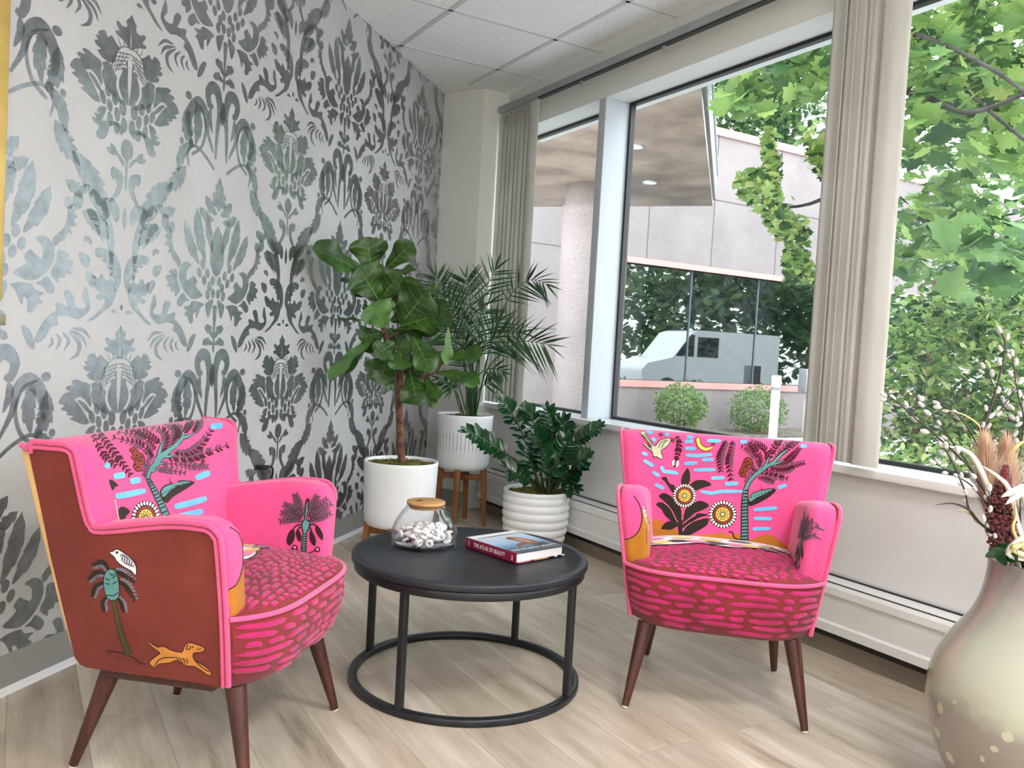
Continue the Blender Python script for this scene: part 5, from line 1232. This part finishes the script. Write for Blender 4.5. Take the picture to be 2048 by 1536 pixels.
twig([(760,1500),(740,1350),(745,1200),(750,1050)], 'short straight willow branch in front of the red flower', .14, .15, 6, .0022, True, .3)
# pampas plume, red celosia, pale ribbons
M['plume'] = noisy(mat('plume', (206, 170, 142), .95, sheen=.5), 20, (190, 152, 126), (220, 188, 160))
def plume(cx0, cy0, cx1, cy1, wid, o, label, seed):
    root = thing('pampas_plume', label, 'plume', tuple(vp(cx0, 1480, o))); b = MB(); rg = random.Random(seed)
    A, B = vp(cx0, cy0, o), vp(cx1, cy1, o); ax = B - A; cam = (CAM - A).normalized(); sd = ax.normalized().cross(cam).normalized()
    for i in range(1500):
        t = rg.random(); c = A + ax*(t*.8); th = rg.uniform(0, 2*PI); rr_ = wid*(.25 + .75*math.sin(PI*min(1, t*.9 + .1)))*rg.uniform(.5, 1)
        out_ = sd*math.cos(th) + cam*math.sin(th); e = c + ax.normalized()*rg.uniform(.05, .10) + out_*rr_; q = ax.normalized().cross(out_).normalized()*.0009
        m_ = c.lerp(e, .55) + ax.normalized()*.012
        b.add([c-q, c+q, m_+q, m_-q, e], [(0,1,2,3), (3,2,4)])
    rel(b.build('plumes', M['plume'], recalc=False), root)
    b = MB(); b.tube(rim_in(A)[1:] + [A, B], .002, 6); rel(b.build('stalk', M['e_tan'] if 'e_tan' in M else M['plume']), root)
plume(770,1330,725,800,.058,.05,'beige pampas plume on the left of the bouquet',1); plume(870,1330,855,815,.055,.03,'beige pampas plume behind the red celosia',2)
M['celosia'] = noisy(mat('celosia_red', (84, 16, 24), .85, sheen=.2), 50, (56, 9, 15), (112, 24, 30))
def celosia(pts, o, label, r0, n, seed, zc=1.):
    root = thing('celosia_flower', label, 'flower', tuple(vp(pts[0][0], 1480, o))); b = MB(); rg = random.Random(seed); N = len(pts)
    for i in range(n):
        t = rg.random(); k = min(int(t*(N-1)), N-2); f_ = t*(N-1)-k; x = lerp(pts[k][0], pts[k+1][0], f_); y = lerp(pts[k][1], pts[k+1][1], f_); w = lerp(pts[k][2], pts[k+1][2], f_)
        a = rg.uniform(0, 2*PI); q = math.sqrt(rg.random()); p = vp(x + w*q*math.cos(a), y + rg.uniform(-14, 14), o + w/3.133*DV/F_PX*q*math.sin(a)); b.ball(p, r0*rg.uniform(.6, 1.3), 6, 4)
    rel(b.build('flower_head', M['celosia']), root); b = MB(); b.tube(rim_in(vp(pts[0][0], 1480, o))[1:] + [vp(pts[0][0], pts[0][1], o)], .003, 6); rel(b.build('stalk', M['zzstem']), root)
celosia([(800,1460,50),(832,1340,98),(820,1200,102),(822,1090,76),(848,1000,30),(850,925,12)], .09, 'deep red celosia standing in front of the plumes', .0040, 1150, 4)
celosia([(835,815,30),(850,790,42),(862,770,26)], -.03, 'small magenta celosia tip between the plumes and the upright branches', .0045, 90, 5)
M['dry'] = mat('dried_white_leaf', (226, 220, 206), .6); M['straw'] = mat('straw_ribbon', (206, 186, 130), .6)
def ribbon(sp, w, mt, label, o0, o1, name='dried_leaf'):
    P = [vp(x, y, lerp(o0, o1, i/(len(sp)-1))) for i, (x, y) in enumerate(sp)]
    if sp[0][1] > 1450: P = rim_in(P[0])[1:] + P[1:]
    P = [Vector(q) for q in smooth_open([tuple(p) for p in P], 8)]; N = len(P); b = MB(); rows = []
    for i, p in enumerate(P):
        d = (P[min(i+1, N-1)] - P[max(i-1, 0)]).normalized(); cam = (CAM-p).normalized(); s = d.cross(cam*.9 + U_*.3).normalized()*w/2*max(.05, math.sin(PI*(i/(N-1))**.8)**.6 if i < N-1 else .03)
        nrm = d.cross(s).normalized()*.0008; rows += [p - s, p + nrm*3, p + s, p - nrm]
    b.add(rows, [(i*4+k, i*4+(k+1) % 4, (i+1)*4+(k+1) % 4, (i+1)*4+k) for i in range(N-1) for k in range(4)], 0, True)
    o = b.build(name, mt); tag(o, label, 'leaf', 'dried leaves in the floor vase'); return o
ribbon([(890,1480),(915,1250),(870,1060),(800,980),(705,915)], .013, M['dry'], 'white dried leaf pointing up left across the plume', .10, .14)
ribbon([(980,1200),(985,1060),(910,1070),(825,1108)], .020, M['dry'], 'broad white dried leaf over the red celosia, pointing left', .14, .18)
ribbon([(985,1220),(960,1090),(910,1110),(850,1155)], .016, M['dry'], 'lower white dried leaf hooked down over the red celosia', .15, .19)
ribbon([(860,1480),(900,1330),(912,1230),(905,1130)], .008, M['straw'], 'straw leaf standing upright along the right of the celosia', .12, .13)
ribbon([(800,1480),(740,1050),(660,880),(590,815),(460,790)], .014, M['dry'], 'pale leaf arching left to the crossing of the willow branches', .06, .12)
ribbon([(880,1480),(850,1000),(870,860),(920,790),(985,750)], .017, M['straw'], 'yellow leaf curling over to the right edge, above the plume', .03, .06)
ribbon([(760,1480),(700,1280),(620,1190),(520,1150),(410,1158)], .006, M['twig'], 'thin dark leaf curving left below the window sill', .10, .14)
ribbon([(760,1480),(690,1270),(600,1200),(540,1185)], .005, M['straw'], 'short straw blade below the dark curved leaf', .09, .12)
ribbon([(800,1480),(770,900),(700,690),(600,600),(470,560)], .006, M['straw'], 'fine straw blade bowed left in front of the shrubs', .0, .0)
ribbon([(890,1500),(880,1470),(920,1390),(985,1340)], .018, M['dry'], 'pale leaf spilling right at the vase rim', .14, .16)
ribbon([(870,1500),(900,1440),(950,1410),(1000,1400)], .016, M['straw'], 'straw leaf drooping at the vase rim below the pale one', .15, .17)
lfm = MB(); 
for a in (((800,1490),(790,1420)),((830,1500),(905,1410)),((790,1500),(835,1450))): leaf_mesh(lfm, vp(*a[0], .12), vp(*a[1], .14), .05, (CAM - vp(*a[0])).normalized() + U_*.4, OVAL, 0, None, .1)
tag(lfm.build('green_leaf', M['zz'], recalc=False), 'green leaves at the vase rim below the celosia', 'leaf')
# ================================================================== OUTSIDE
GZ = -.25
YB = 11.5
M['agg'] = mat('aggregate_concrete', (196, 184, 180), .85)
v = coords(M['agg'], 'Object'); n1 = tex_noise(M['agg'], v, 90, 3, .7); n2 = tex_noise(M['agg'], v, .9, 4, .6)
mx = nd(M['agg'], 'ShaderNodeMix'); mx.data_type = 'RGBA'; mx.blend_type = 'MULTIPLY'; mx.inputs[0].default_value = .55
lk(M['agg'], ramp(M['agg'], n1.outputs['Fac'], [(.3, (126, 116, 115)), (.7, (186, 175, 172))]), mx.inputs[6]); lk(M['agg'], ramp(M['agg'], n2.outputs['Fac'], [(.3, (176, 172, 172)), (.7, (240, 236, 234))]), mx.inputs[7])
lk(M['agg'], mx.outputs[2], bsdf(M['agg']).inputs['Base Color'])
M['pinkband'] = mat('pink_flashing', (212, 154, 146), .5)
M['joint'] = mat('panel_joint', (92, 86, 84), .8)
M['dglass'] = mat('dark_office_glass', (14, 20, 20), .02, spec=.6, coat=.25)
def mirrorglass(m, k):
    g = nd(m, 'ShaderNodeBsdfGlossy'); g.inputs['Color'].default_value = (.82, .88, .86, 1); g.inputs['Roughness'].default_value = .01
    mx_ = nd(m, 'ShaderNodeMixShader'); mx_.inputs[0].default_value = k; o_ = m.node_tree.nodes['Material Output']
    lk(m, bsdf(m).outputs[0], mx_.inputs[1]); lk(m, g.outputs[0], mx_.inputs[2]); lk(m, mx_.outputs[0], o_.inputs[0])
mirrorglass(M['dglass'], .24)
M['pave'] = noisy(mat('pavement', (200, 198, 196), .9), 3, (190, 188, 186), (210, 208, 206))
M['asph'] = noisy(mat('light_concrete', (178, 177, 176), .9), 30, (168, 167, 166), (188, 187, 186))
M['mulch'] = noisy(mat('planting_bed', (112, 100, 88), .95), 12, (82, 72, 62), (140, 128, 112))
b = MB(); b.box((2.95, -14, GZ - .2), (60, 40, GZ)); tag(b.build('ground', M['asph']), kind='structure')
b = MB(); b.box((3.0, 10.2, GZ), (24, YB, GZ + .03)); tag(b.build('planting_bed', M['mulch']), kind='structure')
b = MB(); b.box((3.0, 7.6, GZ), (24, 9.2, GZ + .02)); tag(b.build('pavement', M['pave']), kind='structure')

bl = thing('office_building', 'speckled concrete office building with a dark glass band seen through the window', 'building', (12, YB, GZ))
b = MB(); X0, X1 = 3.2, 26; G0, G1, PT = .62, 2.63, 5.12; GX = 8.93
b.box((X0, YB, GZ), (X1, YB + 8, G0)); b.box((X0, YB, G0), (GX, YB + 8, G1)); b.box((X0, YB, G1), (X1, YB + 8, PT)); b.box((GX, YB + .9, G0), (X1, YB + 8, G1))
rel(b.build('facade', M['agg']), bl)
b = MB(); b.box((GX, YB - .03, G0 - .12), (X1, YB + .1, G0)); rel(b.build('sill_band', M['pinkband']), bl)
b = MB(); b.box((GX, YB - .03, G1), (X1, YB + .1, G1 + .10)); rel(b.build('head_band', M['pinkband']), bl)
b = MB(); b.box((X0, YB - .04, PT - .02), (X1, YB + .3, PT + .12)); rel(b.build('parapet_band', M['pinkband']), bl)
b = MB()
for x in (4.8, 6.35, 7.9, 9.35, 10.85, 12.5, 14, 15.5, 17): b.box((x - .008, YB - .004, G1 + .1), (x + .008, YB + .01, PT - .02))
for z in (3.95,): b.box((X0, YB - .004, z - .008), (X1, YB + .01, z + .008))
for z in (1.4, 2.75): b.box((X0, YB - .004, z - .006), (GX - .4, YB + .01, z + .006))
rel(b.build('panel_joints', M['joint']), bl)
b = MB(); b.box((GX, YB + .10, G0), (X1, YB + .13, G1)); rel(b.build('window_band', M['dglass']), bl)
b = MB()
for x in (8.93, 10.5, 12.2, 13.9, 15.6, 17.3): b.box((x - .012, YB + .08, G0), (x + .012, YB + .12, G1))
rel(b.build('glazing_bar', mat('glazing_bar', (86, 104, 110), .4)), bl)

# entrance canopy with two recessed lights
CZ = 3.1
cq = [on_z(1040, 414, CZ), on_z(1425, 412, CZ), on_z(1400, 165, CZ), on_z(1060, 228, CZ)]
can = thing('entrance_canopy', 'brown entrance canopy with two round lights, hanging over the window view', 'canopy', tuple(cq[1]))
M['soffit'] = noisy(mat('bronze_soffit', (136, 118, 102), .35, spec=.5), 1.2, (106, 90, 76), (168, 150, 132))
pl = [(p.x, p.y) for p in cq]
b = MB(); b.prism(pl, CZ, CZ + .12, 'z'); rel(b.build('soffit', M['soffit']), can)
def off_poly(p, d):
    cx = sum(a[0] for a in p)/len(p); cy = sum(a[1] for a in p)/len(p); return [(a[0] + (a[0]-cx)*d, a[1] + (a[1]-cy)*d) for a in p]
b = MB(); b.prism(off_poly(pl, .03), CZ + .10, CZ + .42, 'z'); rel(b.build('fascia', mat('grey_fascia', (150, 150, 152), .5)), can)
b = MB(); b.prism(off_poly(pl, .045), CZ + .42, CZ + .47, 'z'); rel(b.build('roof_edge', M['trimwhite']), can)
M['lampglow'] = emit('downlight_glow', (255, 244, 224), 1.6)
b = MB(); w_ = (cq[2] - cq[1]).normalized(); u_ = (cq[0] - cq[1]).normalized()
for f_ in (.30, .62):
    p = cq[1].lerp(cq[2], f_) + u_*.28; b.box((p.x - .012, p.y - .012, CZ - .006), (p.x + .012, p.y + .012, CZ))
for px_, py_ in ((1270, 293), (1300, 365)):
    p = on_z(px_, py_, CZ - .004); b = MB(); b.lathe([(.085,.004),(.085,-.010),(.066,-.010),(.062,.002)], 28, c=tuple(p)); dl = rel(b.build('downlight', M['trimwhite']), can)
    b = MB(); b.lathe([(0,-.002),(.064,-.002)], 24, c=tuple(p)); rel(b.build('lens', M['lampglow'], recalc=False), dl); dl.children and None
for o in list(can.children):
    if o.name.startswith('lens'): pass
colm = thing('concrete_column', 'round concrete column outside the narrow left window', 'column', (6.15, 8.62, GZ))
b = MB(); b.lathe([(0,0),(.40,0),(.40,3.0),(.41,3.02),(.41,3.1),(.38,3.13),(.38,CZ - GZ),(0,CZ - GZ)], 40); b.build('shaft', M['agg'], colm, weld=True)

# bollard, meter box
bp = on_z(1543, 905, GZ); bo = thing('bollard', 'white round bollard with a cap between the clipped shrubs', 'bollard', (bp.x, bp.y, GZ))
M['bollard'] = mat('white_bollard', (232, 226, 224), .5)
hb = 1.05 - GZ - (752 - 727)/F_PX*depth_of((bp.x, bp.y, .8)); b = MB(); b.lathe([(0,0),(.062,0),(.062,hb - .22),(.058,hb - .215)], 24); b.build('post', M['bollard'], bo)
b = MB(); b.lathe([(.056,hb - .22),(.056,hb - .17),(.070,hb - .16),(.070,hb - .01),(.062,hb),(0,hb)], 24); b.build('cap', M['bollard'], bo)
b = MB(); b.lathe([(.0575,hb - .217),(.0575,hb - .172)], 24); b.build('band', M['alu'], bo, recalc=False)
mp = on_plane(1611, 815, (0, 1, 0), (0, 10.9, 0)); mbx = thing('meter_box', 'grey meter box on a post beside the bollard', 'box', (mp.x, mp.y, GZ))
b = MB(); b.box((-.14, -.1, .78), (.14, .1, 1.22)); b.build('cabinet', M['alu'], mbx, bevel=.01); b = MB(); b.box((-.03, -.03, 0), (.03, .03, .79)); b.build('post', M['bollard'], mbx)

# foliage
def leafset(b, pts, size, rg, shape='oval', up=.5, mats=(0,)):
    for p in pts:
        n = Vector((rg.uniform(-1, 1), rg.uniform(-1, 1), rg.uniform(-.2, 1) + up)).normalized(); t = n.orthogonal().normalized(); t.rotate(Matrix.Rotation(rg.uniform(0, 6.28), 3, n)); s = n.cross(t); z = size*rg.uniform(.7, 1.3); m = rg.choice(mats)
        if shape == 'oval':
            q = [(-.5,0),(-.25,.22),(.1,.25),(.5,0),(.1,-.25),(-.25,-.22)]
            b.add([p + (t*x + s*y)*z + n*(.12*z*abs(y)*2) for x, y in q], [(0,1,2,3),(0,3,4,5)], m)
        else:
            q = [(-.5,0),(-.42,.16),(-.46,.42),(-.2,.34),(-.12,.56),(.06,.36),(.22,.40),(.2,.2),(.55,0),(.2,-.2),(.22,-.40),(.06,-.36),(-.12,-.56),(-.2,-.34),(-.46,-.42),(-.42,-.16)]
            v = [p + (t*x + s*y)*z + n*(.10*z*(abs(y) - .2)) for x, y in q]; b.add([p - n*.02*z] + v, [(0, i+1, (i+1) % 16 + 1) for i in range(16)], m)
M['lf1'] = leafmat('leaf_bright', (120, 154, 76), (166, 190, 112), .5, 3, .45); M['lf2'] = leafmat('leaf_mid', (84, 120, 64), (128, 158, 92), .5, 3, .45); M['lf3'] = leafmat('leaf_yellow', (168, 184, 100), (204, 210, 142), .5, 3, .45); M['lf4'] = leafmat('leaf_dark', (32, 66, 34), (64, 100, 48), .5, 3, .25)  # dark leaves also paint shaded depth into the hedge and maple mixes
def blob_pts(rg, c, r, n, shell=.55, hollow=True):
    out = []
    for i in range(n):
        d = Vector((rg.gauss(0, 1), rg.gauss(0, 1), rg.gauss(0, 1))).normalized(); k = shell + (1-shell)*rg.random()**.6
        k *= 1 + .22*noise.noise(d*2.3 + Vector(c)); out.append(Vector((c[0] + d.x*r[0]*k, c[1] + d.y*r[1]*k, c[2] + d.z*r[2]*k)))
    return out
for i, (px_, py_, rr_, lab) in enumerate(((1362, 813, .46, 'small clipped round shrub outside, left of the white bollard'), (1516, 822, .52, 'small clipped round shrub outside, behind the white bollard'))):
    c = on_plane(px_, py_, (0, 1, 0), (0, 10.75, 0)); rg = random.Random(40 + i)
    sh = thing('round_shrub', lab, 'shrub', (c.x, c.y, GZ)); b = MB(); leafset(b, [p for p in blob_pts(rg, (0, 0, c.z - GZ), (rr_, rr_, rr_*.86), 2300, .5) if p.z > .05], .055, rg, 'oval', .5, (0, 0, 1)); b.build('foliage', [M['lf2'], M['lf1']], sh, recalc=False)
    b = MB()
    for k in range(5): b.tube([Vector((.04*math.cos(k*1.3), .04*math.sin(k*1.3), 0)), Vector((.16*math.cos(k*1.3), .16*math.sin(k*1.3), c.z - GZ))], [.012, .006], 6)
    b.build('stems', M['bark'], sh)

# maple reaching over the windows
rg = random.Random(77); tc_ = Vector((9.4, 5.2, GZ))
maple = thing('maple_tree', 'maple tree with big lobed leaves hanging across the upper windows', 'tree', tuple(tc_)); b = MB()
tcl = Vector((8.3, 5.1, GZ)); 
def br(pts, r0, r1): 
    P = [Vector(q) for q in smooth_open([tuple(p) for p in pts], 5)]; b.tube(P, [lerp(r0, r1, i/(len(P)-1)) for i in range(len(P))], 8); return P
br([at_depth(1720, 930, 8.2), at_depth(1725, 500, 8.2), at_depth(1735, 100, 8.0), at_depth(1745, -300, 7.8)], .12, .07)
BR = [br([at_depth(1735, 60, 8.0), at_depth(1835, 70, 5.4), at_depth(1960, 125, 4.8), at_depth(2060, 190, 4.5)], .018, .009), br([at_depth(1735, 170, 8.0), at_depth(1840, 190, 5.5), at_depth(1935, 225, 4.9), at_depth(2070, 180, 4.6)], .026, .010),
      br([at_depth(1735, 120, 8.0), at_depth(1640, 175, 7.4), at_depth(1560, 190, 7.0)], .035, .008), br([at_depth(1730, 330, 8.1), at_depth(1640, 400, 7.6), at_depth(1540, 420, 7.4)], .03, .006), br([at_depth(1740, 20, 7.9), at_depth(2000, 240, 4.9), at_depth(2080, 300, 4.7)], .014, .007),
      br([at_depth(1735, -60, 8.0), at_depth(1850, -60, 6), at_depth(2020, 40, 5.2), at_depth(2080, 60, 5)], .03, .012), br([at_depth(1735, 420, 8.1), at_depth(1850, 440, 7.6), at_depth(1960, 500, 7.4)], .03, .008)]
rel(b.build('branches', noisy(mat('maple_bark', (62, 56, 52), .9), 10, (44, 40, 38), (78, 72, 66))), maple)
b = MB()
def spray(x0, x1, y0, y1, d0, d1, n, size, mats, dens=None):
    pts = []
    for i in range(n * 3):
        x, y = rg.uniform(x0, x1), rg.uniform(y0, y1); d = rg.uniform(d0, d1)
        if dens and noise.noise(Vector((x*.011, y*.011, d*.35))) < dens: continue
        pts.append(at_depth(x, y, d))
        if len(pts) >= n: break
    leafset(b, pts, size, rg, 'maple', .6, tuple(mats) + (3,))
spray(1440, 1690, 60, 230, 5.4, 7.6, 640, .13, (1, 1, 0), -.22); spray(1530, 1690, 240, 400, 6.0, 7.8, 620, .085, (0, 2, 0), -.1); spray(1470, 1690, 340, 480, 6.6, 7.6, 460, .085, (0, 0, 2, 1), -.02); spray(1570, 1690, 440, 570, 6.6, 7.8, 360, .085, (0, 2, 1), -.05)
spray(1690, 2130, -160, 330, 4.9, 8.4, 1900, .145, (1, 1, 0, 0), -.42); spray(1690, 2120, 260, 560, 6.0, 9.0, 520, .15, (1, 0, 1), -.08); spray(1830, 2110, 90, 240, 5.6, 7.0, 130, .15, (2, 0), .0); spray(1880, 2100, 440, 590, 4.2, 5.4, 44, .17, (1,), .0); spray(1690, 2300, -500, -100, 4.6, 8.2, 500, .18, (1, 1, 0), -.2)
rel(b.build('foliage', [M['lf1'], M['lf2'], M['lf3'], M['lf4']], recalc=False), maple)

# hedge and low shrubs on the right, darker trees behind
def bush(name, label, cat, clumps, size, mats, mlist, seed, stem=True):
    rg = random.Random(seed); c0 = clumps[0][0]; root = thing(name, label, cat, (c0[0], c0[1], GZ)); b = MB()
    for c, r, n in clumps: leafset(b, [p for p in blob_pts(rg, c, r, n, .6) if p.z > GZ], size, rg, 'oval', .5, mats)
    rel(b.build('foliage', mlist, recalc=False), root)
    if stem:
        b = MB()
        for c, r, n in clumps: b.tube([Vector((c[0], c[1], GZ)), Vector(c)], [.05, .03], 7)
        rel(b.build('stems', M['bark']), root)
def hp(px_, d, z): p = at_depth(px_, 760, d); return (p.x, p.y, z)
ML = [M['lf1'], M['lf2'], M['lf3'], M['lf4']]
bush('hedge', 'tall leafy hedge outside the right-hand window', 'hedge', [(hp(1840, 9.2, .9), (.9, .9, .95), 1300), (hp(1930, 8.9, 1.05), (.9, .9, 1.0), 1500), (hp(2030, 8.6, 1.05), (.9, .9, 1.05), 1500), (hp(2140, 8.4, 1.0), (1, 1, 1.1), 900)], .11, (0, 1, 2, 3, 0, 1, 3), ML, 51)  # dark leaves in the mix stand in for its shaded interior
for k, (c, lab_) in enumerate(((hp(1850, 7.0, .05), 'low yellow-green shrub in front of the hedge, nearest the blind'), (hp(1960, 6.8, .12), 'low yellow-green shrub in front of the hedge, behind the middle of the willow branches'), (hp(2060, 6.6, .10), 'low yellow-green shrub in front of the hedge, at the right edge of the photo'))):
    bush('low_shrub', lab_, 'shrub', [(c, (.6, .6, .44), 950)], .07, (0, 2, 1, 3), ML, 52 + 10*k)
bush('ground_cover', 'low ground cover outside beneath the round shrubs', 'shrub', [(hp(1420, 9.0, GZ + .08), (.5, .5, .14), 500), (hp(1340, 9.6, GZ + .06), (.4, .4, .1), 300)], .05, (1, 1, 3), ML, 57, False)
bush('background_tree', 'dark tree behind the office building roof', 'tree', [(tuple(at_depth(1490, 215, 36)), (2.4, 2.4, 2.8), 1500), (tuple(at_depth(1580, 150, 36)), (3.0, 3.0, 3.3), 1300), (tuple(at_depth(1500, 290, 36)), (2.1, 2.1, 2.2), 700)], .38, (3, 3, 1), ML, 53)
bush('background_tree', 'small tree rising behind the hedge, next to the blind', 'tree', [(tuple(at_depth(1870, 560, 11.5)), (1.2, 1.2, 1.2), 1100)], .18, (1, 3, 1), ML, 54)
bush('background_tree', 'taller tree rising behind the hedge at the right edge of the photo', 'tree', [(tuple(at_depth(2060, 430, 11.5)), (1.4, 1.4, 1.9), 1300)], .18, (1, 3, 1), ML, 64)

for k, (c, r, n) in enumerate((((25, -3, 2.2), (3.4, 3.4, 2.8), 1500), ((29, 2, 2.6), (3.6, 3.6, 3.2), 1500), ((30.5, -6, 3), (3.6, 3.6, 3.4), 1100), ((23.5, -8, 2.4), (3.2, 3.4, 3), 1100), ((27, -3, 5.2), (4.5, 5.5, 2.4), 1800), ((31, 0, 4.6), (4.5, 5.5, 3.4), 1800))):
    bush('car_park_tree', 'dark leafy tree beyond the car park, mirrored in the dark office glass', 'tree', [(c, r, n)], .5, (3, 3, 1), ML, 70 + k)
    list(o for o in SC.objects if o.name.startswith('car_park_tree'))[-1]['group'] = 'trees mirrored in the office glass'

# white van parked beyond the hedge: seen as a reflection in the dark glass
vx, vy = 18.4, 3.4
van = thing('van', 'white van parked beyond the hedge, mirrored in the dark office glass', 'van', (vx, vy, GZ), math.radians(188))
M['van'] = mat('van_white', (238, 238, 238), .25, coat=.5)
vpz = [(-2.4,.35),(2.5,.35),(2.55,.9),(2.35,1.1),(1.5,1.3),(.9,2.05),(.6,2.15),(-2.3,2.15),(-2.4,2.05)]
b = MB(); b.prism(vpz, -.9, .9, 'y'); b.build('body', M['van'], van, bevel=.05)
b = MB(); b.prism([(1.42,1.35),(.92,2.0),(.78,2.0),(.78,1.35)], -.905, .905, 'y'); b.prism([(.66,1.35),(.66,1.95),(-.1,1.95),(-.1,1.35)], -.905, .905, 'y'); b.build('side_window', M['dglass'], van)
for x in (-1.6, 1.65):
    for y in (-.86, .86):
        b = MB(); b.lathe([(0,-.1),(.26,-.1),(.34,-.07),(.35,0),(.34,.07),(.26,.1),(0,.1)], 24); o = b.build('wheel', M['rubber'], van); o.rotation_euler = (PI/2, 0, 0); o.location = (x, y, .35)

# ================================================================== LIGHT
w = bpy.data.worlds.new('sky'); SC.world = w; w.use_nodes = True; nt = w.node_tree; nt.nodes.clear()
out = nt.nodes.new('ShaderNodeOutputWorld'); bg = nt.nodes.new('ShaderNodeBackground'); tc = nt.nodes.new('ShaderNodeTexCoord'); sx = nt.nodes.new('ShaderNodeSeparateXYZ'); cr = nt.nodes.new('ShaderNodeValToRGB')
nt.links.new(tc.outputs['Generated'], sx.inputs[0]); nt.links.new(sx.outputs['Z'], cr.inputs['Fac'])
e = cr.color_ramp.elements; e[0].position = 0; e[0].color = (.93, .97, 1.0, 1); e[1].position = .9; e[1].color = (.74, .87, 1.0, 1)
nt.links.new(cr.outputs['Color'], bg.inputs['Color']); bg.inputs['Strength'].default_value = SKY = 3.3
nt.links.new(bg.outputs[0], out.inputs[0])
# recessed ceiling light panels of the room (two over the seating, more behind the camera)
M['led'] = emit('led_panel', (255, 250, 242), 5.0)
PW = 23
LIGHTS = [(1.48, .1), (.26, -1.1), (1.48, -2.3), (-1.6, -1.1), (-.35, -2.3)]
for i, (lx, ly) in enumerate(LIGHTS):
    t = thing('ceiling_light', 'recessed square ceiling light panel behind the camera', 'light', (lx, ly, ZC), 0, 'recessed ceiling light panels')
    b = MB(); b.box((-.29, -.29, -.012), (.29, .29, -.004)); b.build('frame', M['trimwhite'], t)
    b = MB(); b.add([(-.27, -.27, -.014), (.27, -.27, -.014), (.27, .27, -.014), (-.27, .27, -.014)], [(0, 1, 2, 3)]); b.build('diffuser', M['led'], t, recalc=False)
    ld = bpy.data.lights.new('panel_lamp', 'AREA'); ld.shape = 'SQUARE'; ld.size = .54; ld.energy = PW; ld.color = (1, .99, .975)
    lo_ = bpy.data.objects.new('panel_lamp', ld); COL.objects.link(lo_); lo_.location = (0, 0, -.02); lo_.parent = t
# ================================================================== CAMERA
cd = bpy.data.cameras.new('camera'); cam_o = bpy.data.objects.new('camera', cd); COL.objects.link(cam_o)
m4 = Matrix(((RC[0][0], -RC[0][1], -RC[0][2], 0), (RC[1][0], -RC[1][1], -RC[1][2], 0), (RC[2][0], -RC[2][1], -RC[2][2], HCAM), (0, 0, 0, 1)))
cam_o.matrix_world = m4; cd.sensor_width = 36; cd.lens = F_PX / 2048 * 36; cd.clip_start = .02; cd.clip_end = 300
SC.camera = cam_o
vs = SC.view_settings; SC.display_settings.display_device = 'sRGB'
vs.view_transform = 'Standard'; vs.look = 'None'; vs.gamma = 1.0; vs.use_curve_mapping = False; vs.exposure = .8
cy = SC.cycles; cy.use_denoising = True; cy.max_bounces = 12; cy.transparent_max_bounces = 24; cy.diffuse_bounces = 6; cy.glossy_bounces = 6; cy.caustics_reflective = False; cy.caustics_refractive = False
